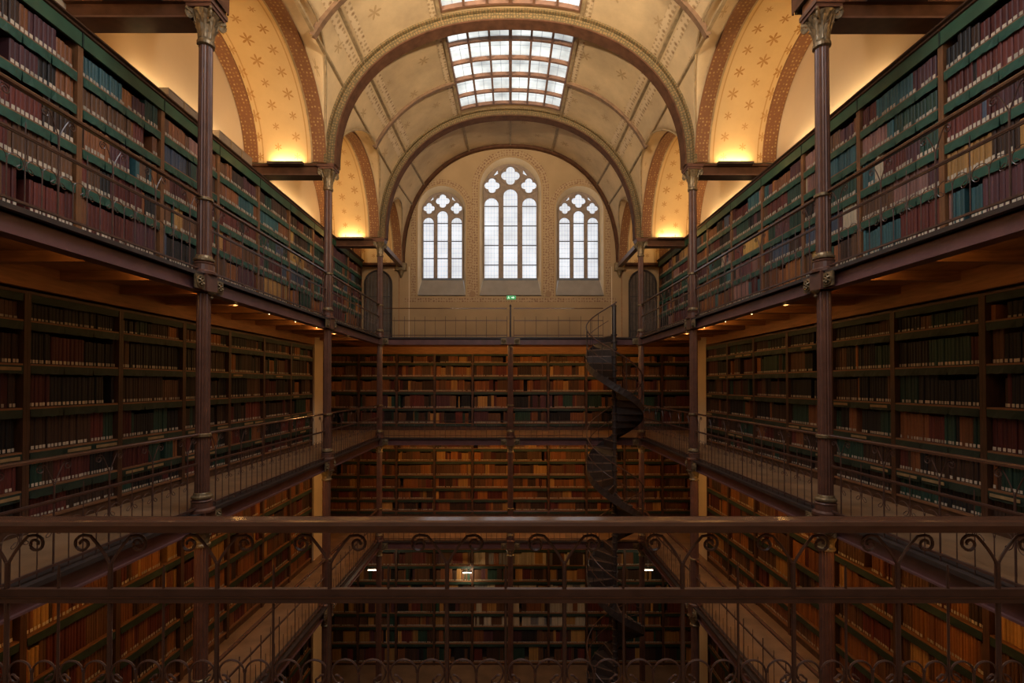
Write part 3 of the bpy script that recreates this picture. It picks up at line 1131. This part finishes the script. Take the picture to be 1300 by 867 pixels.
# which 300 books show largest in the frame
def px(p):
    d = p.y
    if d < 0.5:
        return None
    return 648 + p.x * FPX / d, 487 - (p.z - EYE) * FPX / d


for b in BOOKS:
    b['size'] = 0.0
    side = b['case'][0]
    if side not in ('u', 'm', 'l'):
        continue
    p0 = b['M'] @ Vector((b['x'], b['y'], b['z']))
    p1 = b['M'] @ Vector((b['x'] + b['w'], b['y'], b['z'] + b['h']))
    a, c = px(p0), px(p1)
    if a is None or c is None:
        continue
    mx_, my_ = (a[0] + c[0]) / 2, (a[1] + c[1]) / 2
    if min(a[0], c[0]) < 2 or max(a[0], c[0]) > 1298 or my_ < 6 or my_ > 825:
        continue
    zm = (p0.z + p1.z) / 2 - EYE
    zi = zm * XA / XC
    if side == 'u' and zi < F3 + 0.03:
        continue
    if side == 'l' and zi > F2 - SLAB - 0.05:
        continue
    if 650 < my_ < 680 or 738 < my_ < 770:
        continue
    if any(q0 < mx_ < q1 for q0, q1 in ((240, 274), (1030, 1064))):
        continue
    b['size'] = abs(a[0] - c[0]) * abs(a[1] - c[1])
order = sorted(range(len(BOOKS)), key=lambda i: -BOOKS[i]['size'])
SINGLE = set(order[:300])


def book_geo(b, at_origin):
    """verts, faces, colours of a book and of its spine label, in case space (or in its own)"""
    x, y, z = (0, 0, 0) if at_origin else (b['x'], b['y'], b['z'])
    w, h, d, t = b['w'], b['h'], b['d'], b['tilt']
    sec = [(0, d), (0, 0.008), (w * 0.22, 0), (w * 0.78, 0), (w, 0.008), (w, d)]
    v = [(x + p, y + q, z) for p, q in sec] + [(x + p + t * h, y + q, z + h) for p, q in sec]
    f = [(0, 1, 7, 6), (1, 2, 8, 7), (2, 3, 9, 8), (3, 4, 10, 9), (4, 5, 11, 10), (6, 7, 8, 9, 10, 11)]
    f = [q[::-1] if False else q for q in f]
    lv, lf = [], []
    if b['lab']:
        z0, z1 = z + 0.008, z + 0.008 + (min(0.05, 0.16 * h) if b['case'][0] == 'u' else min(0.036, 0.125 * h))
        xo0, xo1 = x + w * 0.14, x + w * 0.86
        lv = [(xo0 + t * 0.01, y - 0.0016, z0), (xo1 + t * 0.01, y - 0.0016, z0), (xo1 + t * 0.03, y - 0.0016, z1), (xo0 + t * 0.03, y - 0.0016, z1)]
        lf = [(0, 1, 2, 3)]
    return v, f, lv, lf


# the mass of the smaller books: one object
V, F, C = [], [], []
for i, b in enumerate(BOOKS):
    if i in SINGLE:
        continue
    v, f, lv, lf = book_geo(b, False)
    o = len(V)
    m4 = b['M']
    V += [tuple(m4 @ Vector(p)) for p in v]
    F += [tuple(o + q for q in t) for t in f]
    C += [b['col']] * len(v)
    if lv:
        o = len(V)
        V += [tuple(m4 @ Vector(p)) for p in lv]
        F += [tuple(o + q for q in t) for t in lf]
        j = rng.uniform(0.6, 1.0)
        C += [(0.66 * j, 0.58 * j, 0.45 * j)] * 4


def tinted(name, V, F, C):
    me = bpy.data.meshes.new(name)
    me.from_pydata(V, [], F)
    at = me.color_attributes.new('tint', 'FLOAT_COLOR', 'POINT')
    flat = []
    for c in C:
        flat += [c[0], c[1], c[2], 1.0]
    at.data.foreach_set('color', flat)
    me.materials.append(M['book'])
    me.update()
    return me


mass = put('books', tinted('books', V, F, C))
mass['kind'] = 'stuff'
mass['label'] = 'thousands of smaller cloth and leather books filling the farther shelves'
mass['category'] = 'books'
print('BOOKS', len(BOOKS), 'verts', len(V))

WALLNAME = {('u', -1): 'upper left', ('u', 1): 'upper right', ('m', -1): 'middle left', ('m', 1): 'middle right', ('l', -1): 'lower left', ('l', 1): 'lower right'}
SHELFNAME = ['bottom', 'second-lowest', 'third-lowest', 'fourth-lowest', 'fifth-lowest', 'top']
for i in sorted(SINGLE):
    b = BOOKS[i]
    v, f, lv, lf = book_geo(b, True)
    me = tinted('book', v, f, [b['col']] * len(v))
    o = put('book', me, None)
    o.matrix_world = b['M'] @ Matrix.Translation((b['x'], b['y'], b['z']))
    lvl, s, k = b['case']
    n = k + 1 if lvl != 'l' else k
    cnt, end = (b['n_right'], 'right') if s < 0 else (b['n_left'], 'left')
    shelf = SHELFNAME[b['row']]
    tag(o, '%s %sbook, %s from %s, %s shelf, %s wall, %s case' % (b['cname'], 'white-labelled ' if b['lab'] else '', ordinal(cnt), end, shelf, WALLNAME[lvl, s], ordinal(n)),
        'book', 'books on the %s gallery shelves' % WALLNAME[lvl, s])
    if lv:
        g = MB()
        g.v, g.f = lv, lf
        g.build('spine_label', M['paper_label'], o)

# grey boxes standing on top of the left upper cases
for (y0, ln, hh, lab) in ((7.05, 1.05, 0.17, 'long grey storage box on the left upper cases, nearer the camera'),
                          (8.30, 1.05, 0.2, 'long grey storage box on the left upper cases, behind the iron column')):
    r = tag(empty('storage_box', (-5.16, y0, Zw(F3 + TOP3) + 0.001)), lab, 'box', 'boxes on the left upper bookcases')
    bx(-0.10, 0.10, 0, ln, 0, hh).build('box_body', M['box'], r)
    bx(-0.105, 0.105, -0.005, ln + 0.005, hh, hh + 0.02).build('lid', M['box'], r)
    for q in (0.33, 0.66):
        bx(0.10, 0.108, ln * q - 0.012, ln * q + 0.012, 0, hh).build('edge_strip', M['tag'], r)

# ------------------------------------------------------------------ IRON COLUMNS
def leaf_mesh(h, w, out):
    g = MB()
    n = 5
    rows = []
    for k in range(n + 1):
        t = k / n
        yy = -out * (t ** 2.2)
        z = h * t - (0.25 * h * max(0, t - 0.75) * 2)
        ww = w * (0.55 + 0.6 * sin(pi * min(1, t * 0.9))) * (1 - 0.55 * t)
        rows.append([(-ww, yy + 0.006, z), (0, yy - 0.006, z), (ww, yy + 0.006, z)])
    g.grid(rows)
    g.grid([[(x, y + 0.008, z) for (x, y, z) in r[::-1]] for r in rows])
    return g


def scroll_pts(r0, turns=1.6, n=26, sgn=1):
    out = []
    for k in range(n + 1):
        t = k / n
        r = r0 * (1 - 0.8 * t)
        a = pi / 2 - sgn * 2 * pi * turns * t
        out.append((r * cos(a), r * sin(a)))
    return out


_mk = {}


def shaft_mesh(h, r=0.083):
    key = ('shaft', round(h, 3), r)
    if key not in _mk:
        g = MB()
        g.lathe([(r, 0), (r * 0.97, h * 0.5), (r * 0.93, h)], 32, flute=0.10)
        _mk[key] = g.mesh('shaft', M['iron'])
    return _mk[key]


def column(x, y, top, label, group, full=True):
    """cast iron column from the ground to `top` (relative), passing the gallery floors"""
    root = tag(empty('iron_column', (x, y, 0)), label, 'column', group)
    cap_h = 0.465
    marks = [F0, F1, F2, F3]
    z_end = top - cap_h if full else F3 - SLAB
    for i, lv in enumerate(marks):
        nxt = marks[i + 1] - SLAB - 0.02 if i + 1 < len(marks) else z_end
        if not full and lv == F3:
            break
        h0 = Zw(lv)
        put('shaft', shaft_mesh(nxt - lv - 0.17), root, (0, 0, h0 + 0.17))
        put('base', cached('colbase', lambda: MB().lathe([(0.145, 0), (0.145, 0.03), (0.118, 0.05), (0.115, 0.12), (0.122, 0.135), (0.105, 0.15), (0.09, 0.17)], 20).mesh('base', M['iron'])), root, (0, 0, h0 + 0.01))
        put('gilt_ring', cached('gring', lambda: MB().lathe([(0.10, 0), (0.118, 0.008), (0.118, 0.03), (0.098, 0.045), (0.09, 0.07), (0.086, 0.075)], 20).mesh('gilt_ring', M['gilt'])), root, (0, 0, h0 + 0.17))
        if i + 1 < len(marks):
            # moulded head under each gallery
            if i + 1 < 3:
                put('head', cached('colhead', lambda: MB().lathe([(0.085, 0), (0.098, 0.01), (0.098, 0.03), (0.086, 0.045), (0.09, 0.10), (0.115, 0.17), (0.135, 0.20), (0.135, 0.215)], 20).mesh('head', M['gilt'])), root, (0, 0, Zw(marks[i + 1]) - SLAB - 0.215))
            put('block', cached('colblock', lambda: bx(-0.105, 0.105, -0.105, 0.105, 0, SLAB + 0.012).mesh('block', M['iron'])), root, (0, 0, Zw(marks[i + 1]) - SLAB))
        # hall-side collar where the handrail meets the column
        put('rail_collar', cached('rcol', lambda: MB().lathe([(0.085, 0), (0.10, 0.01), (0.10, 0.04), (0.085, 0.05)], 16).mesh('rail_collar', M['gilt'])), root, (0, 0, h0 + 0.92))
    sx = -1 if x > 0.1 else 1
    # rosette plaques on the girder of each gallery
    for lv in (F3, F2, F1):
        for q in (-1, 1):
            if abs(x) > 0.1 and y < 13:
                c = (sx * 0.058, q * 0.19, Zw(lv) - SLAB / 2 - 0.005)
                rot = (0, pi / 2 * sx, 0)
            else:
                c = ((q if abs(x) < 0.1 else sx) * 0.19, -0.075, Zw(lv) - SLAB / 2 - 0.005)
                rot = (pi / 2, 0, 0)
                if abs(x) > 0.1 and q > 0:
                    continue
            def plaque():
                g = MB()
                g.box(-0.085, 0.085, -0.085, 0.085, 0, 0.02)
                g.lathe([(0.075, 0.02), (0.075, 0.03), (0.062, 0.035), (0.058, 0.024)], 20)
                g.lathe([(0.026, 0.02), (0.022, 0.04), (0.008, 0.048)], 10)
                for k in range(6):
                    a = 2 * pi * k / 6
                    g.tube([(0.02 * cos(a), 0.02 * sin(a), 0.03), (0.038 * cos(a), 0.038 * sin(a), 0.042), (0.056 * cos(a), 0.056 * sin(a), 0.028)], [0.008, 0.014, 0.005], 6)
                return g.mesh('rosette_plaque', M['gilt'])
            o = put('rosette_plaque', cached('plaque', plaque), root, c)
            o.rotation_euler = rot
        # small pendant under the block
        put('pendant', cached('pend', lambda: MB().lathe([(0.006, -0.09), (0.022, -0.07), (0.012, -0.05), (0.05, -0.02), (0.06, 0.0)], 10).mesh('pendant', M['gilt'])), root,
            (sx * 0.10 if abs(x) > 0.1 else 0, 0 if y < 13 else -0.10, Zw(lv) - SLAB))
    if full:
        cap = empty('capital', (0, 0, Zw(z_end)))
        cap.parent = root
        cap.scale = (1, 1, cap_h / 0.30)
        zc = 0.0
        put('neck_ring', cached('neck', lambda: MB().lathe([(0.08, -0.03), (0.1, -0.02), (0.1, 0.005), (0.085, 0.02)], 20).mesh('neck_ring', M['gilt'])), cap, (0, 0, zc))
        put('bell', cached('bell', lambda: MB().lathe([(0.078, 0), (0.082, 0.10), (0.105, 0.18), (0.145, 0.235)], 20).mesh('bell', M['gilt'])), cap, (0, 0, zc))
        lf = cached('leaf1', lambda: leaf_mesh(0.15, 0.042, 0.055).mesh('acanthus_leaf', M['gilt']))
        lf2 = cached('leaf2', lambda: leaf_mesh(0.21, 0.042, 0.085).mesh('acanthus_leaf', M['gilt']))
        for k in range(8):
            a = 2 * pi * k / 8
            o = put('acanthus_leaf', lf, cap, (0.082 * sin(a), -0.082 * cos(a), zc + 0.01))
            o.rotation_euler = (0, 0, a)
            a += pi / 8
            o = put('acanthus_leaf', lf2, cap, (0.084 * sin(a), -0.084 * cos(a), zc + 0.03))
            o.rotation_euler = (0, 0, a)

        def volute():
            g = MB()
            pts = [(0, -(0.03 + p[0]), p[1]) for p in scroll_pts(0.045)]
            g.tube([(0, 0.04, -0.07), (0, 0.0, 0.02)] + pts, 0.016, 6)
            return g.mesh('volute', M['gilt'])
        vm = cached('volute', volute)
        for k in range(4):
            a = pi / 4 + k * pi / 2
            o = put('volute', vm, cap, (0.145 * sin(a), -0.145 * cos(a), zc + 0.20))
            o.rotation_euler = (0, 0, a)
        put('abacus', cached('abacus', lambda: MB().box(-0.155, 0.155, -0.155, 0.155, 0.235, 0.262).box(-0.17, 0.17, -0.17, 0.17, 0.262, 0.30).mesh('abacus', M['iron'])), cap, (0, 0, zc))
    return root


COLTOPS = {-1: [4.70, 4.52, 4.20], 1: [4.59, 4.52, 4.20]}
names = ['nearest', 'second nearest', 'far corner']
for s, side in ((-1, 'left'), (1, 'right')):
    for k, y in enumerate(YCS[s]):
        column(s * XA, y, COLTOPS[s][k], '%s fluted iron column with leafy capital on the %s side' % (names[k], side), 'iron columns along the hall')
column(0, 13.96, 0, 'short iron column at the middle of the end galleries', 'iron columns along the hall', full=False)

# beams from each capital to the side wall, and the wall brackets at the end
for s, side in ((-1, 'left'), (1, 'right')):
    for k, y in enumerate(YCS[s]):
        root = structure(empty('trim_%d' % (k + 1 + (0 if s < 0 else 3)), (0, y, 0)), '%s brown beam from the column capital to the %s wall' % (names[k], side))
        zt = Zw(COLTOPS[s][k])
        bx(*sorted((s * 3.93, s * XW)), -0.11, 0.11, zt - 0.20, zt - 0.045).build('beam_web', M['soffit'], root)
        bx(*sorted((s * 3.93, s * XW)), -0.16, 0.16, zt - 0.045, zt).build('beam_top', M['soffit'], root)
        bx(*sorted((s * 3.93, s * XW)), -0.135, 0.135, zt - 0.225, zt - 0.20).build('beam_flange', M['iron'], root)
        # painted pier face above the beam
        bx(*sorted((s * 3.66, s * 3.98)), -0.15, 0.15, zt, Zw(plane_at(YC[k])[0]) + 0.02).build('springer', M['band'], root)
    # longitudinal tie from the far column to the end wall with its bracket
    root = structure(empty('trim_%d' % (7 if s < 0 else 8), (s * XA, 0, 0)), 'tie beam from the far column to the end wall, ' + side)
    zt = Zw(4.20)
    bx(-0.07, 0.07, 14.1, YW, zt - 0.16, zt - 0.02).build('tie_beam', M['iron'], root)
    bx(-0.17, 0.17, YW - 0.2, YW, zt - 0.26, zt).build('wall_bracket', M['gilt'], root)
    MB().lathe([(0.02, -0.5), (0.05, -0.42), (0.09, -0.3), (0.13, -0.25)], 12).build('bracket_drop', M['gilt'], root, (0, YW - 0.1, zt))

# ------------------------------------------------------------------ RAILINGS
KR = 0.955


def c_scroll(w):
    """one C scroll of the low band between two bars `w` apart (local x 0..w), springing from x = 0 and curling at x = w"""
    R = w / 2
    pts = []
    for k in range(13):
        a = pi - pi * k / 12
        pts.append((R + R * 0.95 * cos(a), 0, R * 0.95 * sin(a)))
    for k in range(1, 20):
        t = k / 19
        a = -1.62 * pi * t
        r = R * 0.95 * (1 - 0.74 * min(1, t * 1.5) ** 0.9)
        pts.append((R + R * 0.60 * min(1, t * 1.5) + r * cos(a), 0, r * sin(a) - R * 0.42 * min(1, t * 1.6)))
    return pts


def railing(root, posts, ztop, zsec, thick, post_t, bar_t, far=False, zfork=None, quarter=True):
    """posts: local x of the main posts along the run; everything stands on z = 0"""
    x0, x1 = posts[0], posts[-1]
    mats = M['rail_iron']
    zf = zsec + 0.115 if zfork is None else zfork
    zs = 0.375 * KR
    key = (round(ztop, 3), round(zsec, 3), post_t, bar_t)
    pm = cached(('post', key), lambda: MB().tube([(0, 0, 0), (0, 0, zf)], post_t / 2, 8).mesh('post', mats))
    bm = cached(('mid', key), lambda: MB().tube([(0, 0, 0), (0, 0, zsec + 0.07), (0, 0, zsec + 0.10)], [bar_t / 2, bar_t / 2, bar_t / 5], 6).mesh('baluster', mats))
    qm = cached(('qua', key), lambda: MB().tube([(0, 0, 0), (0, 0, zs + 0.0)], bar_t / 2, 6).mesh('baluster', mats))

    def fork():
        g = MB()
        hgt = ztop - zf
        for sg in (-1, 1):
            arm = []
            for k in range(9):
                t = k / 8
                arm.append((sg * (0.085 * t ** 1.25), 0, zf - 0.02 + (hgt) * (t ** 0.9) * 0.98))
            cx, cz, r0 = 0.118, ztop - 0.055, 0.038
            for k in range(22):
                t = k / 21
                a = pi * 0.62 + -2 * pi * 1.35 * t
                r = r0 * (1 - 0.72 * t)
                arm.append((sg * (cx + r * cos(a)), 0, cz + r * sin(a)))
            g.tube(arm, post_t * 0.33, 5)
        return g.mesh('fork', mats)
    fm = cached(('fork', key), fork)
    for x in posts:
        put('post', pm, root, (x, 0, 0))
        if not far:
            put('fork', fm, root, (x, 0, 0))
    for a, b in zip(posts[:-1], posts[1:]):
        p = (b - a)
        put('baluster', bm, root, ((a + b) / 2, 0, 0))
        if quarter:
            for q in (0.25, 0.75):
                put('baluster', qm, root, (a + p * q, 0, 0))
        if not far:
            w = p / 4
            sm = cached(('scr', key, round(w, 3)), lambda: MB().tube(c_scroll(w * 0.94), post_t * 0.24, 5).mesh('scroll', mats))
            for q in range(4):
                # springs from the quarter bar, curls beside the post or middle bar
                toward_right = q % 2 == 1
                o = put('scroll', sm, root, (a + w * (q if toward_right else q + 1), 0, zs), 0, 1 if toward_right else -1)
    return root


def top_rails(root, x0, x1, ztop, zsec, hw, th, sw, sh, far=False):
    g = MB()
    prof = [(-hw, -th * 0.9), (-hw * 1.0, -th * 0.35), (-hw * 0.85, -th * 0.09), (-hw * 0.5, -th * 0.035), (hw * 0.45, 0), (hw * 0.85, -th * 0.05), (hw, -th * 0.35), (hw, -th * 0.9), (hw * 0.55, -th), (-hw * 0.55, -th)]
    rows = [[(x, y, z + ztop) for (y, z) in prof + prof[:1]] for x in (x0, x1)]
    g.grid(rows)
    g.f.append(tuple(range(10)))
    g.f.append(tuple(range(20, 10, -1)))
    g.build('handrail', M['rail_top'], root)
    bx(x0, x1, -sw / 2, sw / 2, zsec - sh, zsec).build('middle_rail', M['rail_iron'], root)
    bx(x0, x1, -sw / 2 - 0.004, sw / 2 + 0.004, zsec - sh * 0.62, zsec - sh * 0.52).build('rail_bead', M['rail_top'], root)
    bx(x0, x1, -0.012, 0.012, 0.05, 0.07).build('bottom_rail', M['rail_iron'], root)


# the railing in front of the camera, on the near gallery
root = tag(empty('iron_railing', (0, 2.05, Zw(F2))), 'big brown iron railing with scrolls and polished handrail, across the foreground', 'railing')
posts = [(p - 648) / (FPX / 2.05) for p in (-120, 13, 143, 278, 420, 568, 716, 865, 1005, 1137, 1263, 1392)]
railing(root, posts, 0.955, 0.712, 0.05, 0.019, 0.011, zfork=0.822)
top_rails(root, posts[0] - 0.1, posts[-1] + 0.1, 1.008, 0.712, 0.050, 0.052, 0.022, 0.058)

spans = [(2.2, 5.83, 'nearest'), (6.05, 9.86, 'middle'), (10.08, 13.86, 'farthest')]
for lv, lname in ((F3, 'upper'), (F2, 'middle'), (F1, 'lower')):
    for s, side in ((-1, 'left'), (1, 'right')):
        for (a, b, pos) in spans:
            a, b = (a - 0.13 if s > 0 and pos == 'middle' else a), (b - 0.13 if s > 0 and pos == 'nearest' else b)
            o = empty('iron_railing', (s * 3.80, a, Zw(lv) + 0.012), pi / 2)
            tag(o, '%s span of iron railing along the %s edge of the %s gallery' % (pos, side, lname), 'railing', 'iron railings along the galleries')
            n = max(1, round((b - a) / 0.66))
            railing(o, [0.16 + (b - a - 0.32) * k / n for k in range(n + 1)], 0.925, 0.605, 0.03, 0.015, 0.009, far=(lv == F1))
            top_rails(o, 0, b - a, 0.965, 0.605, 0.028, 0.034, 0.02, 0.028)
    for (x0, x1, pos) in ((-3.68, -0.1, 'left'), (0.1, 2.7 if lv == F3 else 2.1, 'right')):
        o = empty('iron_railing', (x0, 13.97, Zw(lv) + 0.012))
        tag(o, '%s half of the thin iron railing across the %s end gallery' % (pos, lname), 'railing', 'iron railings along the galleries')
        n = max(1, round((x1 - x0) / 0.6))
        railing(o, [(x1 - x0) * k / n for k in range(n + 1)], 0.83, 0.5, 0.03, 0.014, 0.010, far=True, quarter=(lv != F3))
        top_rails(o, 0, x1 - x0, 0.86, 0.5, 0.02, 0.026, 0.016, 0.022)

# slim post over the middle column on the upper end gallery
r = tag(empty('railing_post', (0, 13.97, Zw(F3) + 0.012)), 'slim dark post in the middle of the upper end railing', 'post')
MB().tube([(0, 0, 0), (0, 0, 0.9)], 0.026, 10).build('post', M['dark_iron'], r)
MB().lathe([(0.028, 0), (0.04, 0.02), (0.02, 0.05), (0.005, 0.07)], 10).build('finial', M['dark_iron'], r, (0, 0, 0.9))

# ------------------------------------------------------------------ SPIRAL STAIRCASE
SX, SY, SR = 2.83, 13.10, 0.76
stair = tag(empty('spiral_staircase', (SX, SY, 0)), 'dark iron spiral staircase winding up through the end galleries', 'staircase')
MB().tube([(0, 0, 0), (0, 0, Zw(2.1))], 0.062, 12).build('central_pole', M['dark_iron'], stair)
MB().lathe([(0.066, 0), (0.075, 0.02), (0.05, 0.06), (0.012, 0.09)], 12).build('pole_finial', M['dark_iron'], stair, (0, 0, Zw(2.1)))
PITCHZ = 2.915
NT = 15                                     # treads per turn
RISE = PITCHZ / NT
turns = (Zw(F3)) / PITCHZ
ntot = int(round(turns * NT))


def ang(z):
    # clockwise going up; arrives at the gallery side (+y) at the upper floor
    return pi / 2 + 2 * pi * (Zw(F3) - z) / PITCHZ


da = 2 * pi / NT
tm = MB()
n = 4
prof_t, prof_b = [], []
for k in range(n + 1):
    a = -da * 0.52 + da * 1.04 * k / n
    prof_t.append((SR * cos(a), SR * sin(a), 0))
v0 = [(0.05 * cos(-da / 2), 0.05 * sin(-da / 2), 0), (0.05 * cos(da / 2), 0.05 * sin(da / 2), 0)]
loop = [v0[0]] + prof_t + [v0[1]]
m_ = len(loop)
tm.v = [(x, y, 0) for (x, y, _) in loop] + [(x, y, -0.028) for (x, y, _) in loop]
tm.f = [tuple(range(m_)), tuple(range(2 * m_ - 1, m_ - 1, -1))] + [(i, m_ + i, m_ + (i + 1) % m_, (i + 1) % m_) for i in range(m_)]
tread_me = tm.mesh('tread', M['dark_iron'])
rm = bx(0.06, SR - 0.02, -0.006, 0.006, -RISE, -0.02).mesh('riser', M['dark_iron'])
nose_me = bx(0.08, SR + 0.004, -0.012, 0.012, -0.02, 0.006).mesh('nosing', M['nosing'])
col_me = MB().lathe([(0.075, -0.035), (0.085, -0.02), (0.085, 0.01), (0.07, 0.02)], 12).mesh('tread_hub', M['dark_iron'])
bal_me = MB().tube([(SR - 0.01, 0, 0), (SR - 0.01, 0, 0.86)], 0.009, 6).mesh('stair_baluster', M['dark_iron'])
for k in range(ntot):
    z = Zw(F3) - RISE * k
    if z < 0.1:
        break
    t = put('tread', tread_me, stair, (0, 0, z), ang(z))
    o = put('riser', rm, t, (0, 0, 0))
    o.rotation_euler = (0, 0, da * 0.5)
    o = put('nosing', nose_me, t)
    o.rotation_euler = (0, 0, da * 0.5)
    put('tread_hub', col_me, t)
    if k > 0:
        put('stair_baluster', bal_me, t)
hel = lambda r, dz, za, zb: [(r * cos(ang(z)), r * sin(ang(z)), z + dz) for z in [za + (zb - za) * q / 150 for q in range(151)]]
MB().tube(hel(SR, -0.05, 0.1, Zw(F3)), 0, flat=(0.014, 0.17)).build('outer_stringer', M['dark_iron'], stair)
MB().tube(hel(SR - 0.01, 0.87, 0.1, Zw(F3) + 0.15), 0.018, 7).build('handrail', M['rail_iron'], stair)
MB().tube(hel(SR - 0.01, 0.48, 0.1, Zw(F3)), 0.010, 6).build('lower_rail', M['rail_iron'], stair)

# ------------------------------------------------------------------ LAMPS AND SIGN
def bulb(loc, label, group, power, color=AMBER):
    r = tag(empty('ceiling_bulb', loc), label, 'lamp', group)
    put('socket', cached('sock', lambda: MB().lathe([(0.022, 0.03), (0.03, 0.045), (0.03, 0.07), (0.02, 0.075)], 10).mesh('socket', M['gilt'])), r)

    def bl():
        g = MB()
        g.smooth = True
        return g.lathe([(0.004, -0.022), (0.012, -0.016), (0.016, 0), (0.013, 0.02), (0.011, 0.032)], 12).mesh('glass_bulb', M['bulb'])
    put('glass_bulb', cached('bulbm', bl), r)
    lamp_light('bulb_light', (0, 0, -0.05), power, color, 0.03, r)
    return r


for lv, nm in ((F3, 'upper'), (F2, 'middle')):
    for s, side in ((-1, 'left'), (1, 'right')):
        for k in range(11):
            y = 2.15 + 1.0 * k
            bulb((s * (3.99 if y < 6.9 else 4.10), y, Zw(lv) - (0.115 if y < 6.9 else 0.135)), '%s small bare bulb from camera under the %s %s gallery' % (ordinal(k + 1), nm, side), 'bulbs under the galleries',
                 P_BULB * ((0.45 if y < 6.9 else 0.8) if lv == F3 else 2.6))
for lv, nm in ((F3, 'upper'), (F2, 'middle'), (F1, 'lower')):
    for k in range(6):
        x = -3.0 + 1.2 * k
        bulb((x, 14.45, Zw(lv) - 0.125), '%s small bare bulb from the left under the %s end gallery' % (ordinal(k + 1), nm), 'bulbs under the galleries',
             P_BULB_END * (0.35 if lv == F1 else 0.9 if lv == F3 else 1.15))

# uplights standing on the capital beams
for s, side in ((-1, 'left'), (1, 'right')):
    for k, y in enumerate(YCS[s]):
        for q, w in ((-1, 'camera'), (1, 'far')):
            if k == 2 and q == 1:
                continue
            r = tag(empty('uplight', (s * 4.58, y + q * 0.235, Zw(COLTOPS[s][k]) - 0.06)), 'small uplight on the %s beam, %s side, %s edge' % (names[k], side, w), 'lamp', 'uplights on the beams')
            bx(-0.36, 0.36, -0.06, 0.06, 0, 0.05).build('lamp_body', M['dark_iron'], r)
            bx(-0.33, 0.33, -0.035, 0.035, 0.05, 0.056).build('lens', M['bulb'], r)
            d = bpy.data.lights.new('uplight_beam', 'AREA')
            d.shape = 'RECTANGLE'
            d.size, d.size_y = 0.6, 0.06
            d.energy = P_UP
            d.color = (1.0, 0.68, 0.34)
            lo = bpy.data.objects.new('uplight_beam', d)
            lo.location = (0, q * 0.02, 0.07)
            lo.rotation_euler = (pi + q * radians(12), 0, 0)
            COL.objects.link(lo)
            lo.parent = r

# long fill troughs added on top of the upper bookcases to brighten the vault
for s, side in ((-1, 'left'), (1, 'right')):
    for k, yc in enumerate((3.9, 8.0, 12.0, 15.4)):
        ln = (2.4, 2.4, 2.4, 1.2)[k]
        r = tag(empty('fill_trough', (s * 5.36, yc, Zw(F3 + TOP3) + 0.001)), 'long low added fill trough on the upper %s bookcases, %s from camera' % (side, ordinal(k + 1)), 'lamp', 'added fill troughs on the bookcases')
        bx(-0.07, 0.07, -ln / 2, ln / 2, 0, 0.05).build('trough', M['dark_iron'], r)
        bx(-0.06, 0.06, -ln / 2 + 0.03, ln / 2 - 0.03, 0.05, 0.058).build('lens', M['bulb'], r)
        d = bpy.data.lights.new('trough_fill', 'AREA')
        d.shape = 'RECTANGLE'
        d.size, d.size_y = 0.12, ln - 0.1
        d.spread = radians(130)
        d.energy = P_TROUGH * ln / 2.4
        d.color = WARM2
        lo = bpy.data.objects.new('trough_fill', d)
        lo.location = (-s * 0.02, 0, 0.07)
        lo.rotation_euler = (0, pi + s * radians(52), 0)
        COL.objects.link(lo)
        lo.parent = r

# shelf lamps on the ground floor
for (x, y, z, lab) in ((-1.45, 16.15, -6.32, 'white tube lamp clipped to the end shelves of the ground floor'),
                       (-4.25, 14.9, -5.75, 'white tube lamp in the left corner under the lower gallery'),
                       (4.25, 14.9, -5.75, 'white tube lamp in the right corner under the lower gallery')):
    r = tag(empty('tube_lamp', (x, y, Zw(z))), lab, 'lamp', 'white lamps under the lower gallery')
    bx(-0.16, 0.16, -0.03, 0.03, 0.03, 0.06).build('lamp_housing', M['dark_iron'], r)
    MB().tube([(-0.14, 0, 0), (0.14, 0, 0)], 0.014, 8).build('tube', M['white_lamp'], r)
    if y < 16:
        MB().tube([(0, 0, 0.05), (0, 0, Zw(F1) - SLAB - Zw(z) + 0.12)], 0.008, 6).build('hanger', M['dark_iron'], r)
    else:
        MB().tube([(0, 0, 0.05), (0, 0.1, 0.05), (0, 0.21, 0.0)], 0.008, 6).build('bracket_arm', M['dark_iron'], r)
    lamp_light('tube_light', (0, -0.10, -0.10), 11.0, (1, 0.8, 0.52), 0.05, r)

# green emergency exit sign under the middle window
r = tag(empty('exit_sign', (0.03, YW, Zw(3.01))), 'small green lit emergency exit sign on the end wall under the middle window', 'sign')
bx(-0.16, 0.16, -0.05, -0.002, -0.065, 0.065).build('sign_box', M['exit_green'], r)
g = MB()
g.tube([(-0.10, -0.054, 0.035), (-0.095, -0.054, 0.045)], 0.012, 8)
g.tube([(-0.10, -0.054, 0.025), (-0.09, -0.054, -0.005), (-0.115, -0.054, -0.03), (-0.12, -0.054, -0.05)], 0.008, 6)
g.tube([(-0.09, -0.054, -0.005), (-0.07, -0.054, -0.025), (-0.075, -0.054, -0.05)], 0.008, 6)
g.tube([(-0.12, -0.054, 0.0), (-0.10, -0.054, 0.02), (-0.07, -0.054, 0.008)], 0.007, 6)
g.build('running_figure', M['exit_white'], r)
g = MB()
pts = [(0.0, 0.014), (0.055, 0.014), (0.055, 0.04), (0.11, 0.0), (0.055, -0.04), (0.055, -0.014), (0.0, -0.014)]
g.plate(pts, [], -0.056, -0.051)
g.build('arrow', M['exit_white'], r)
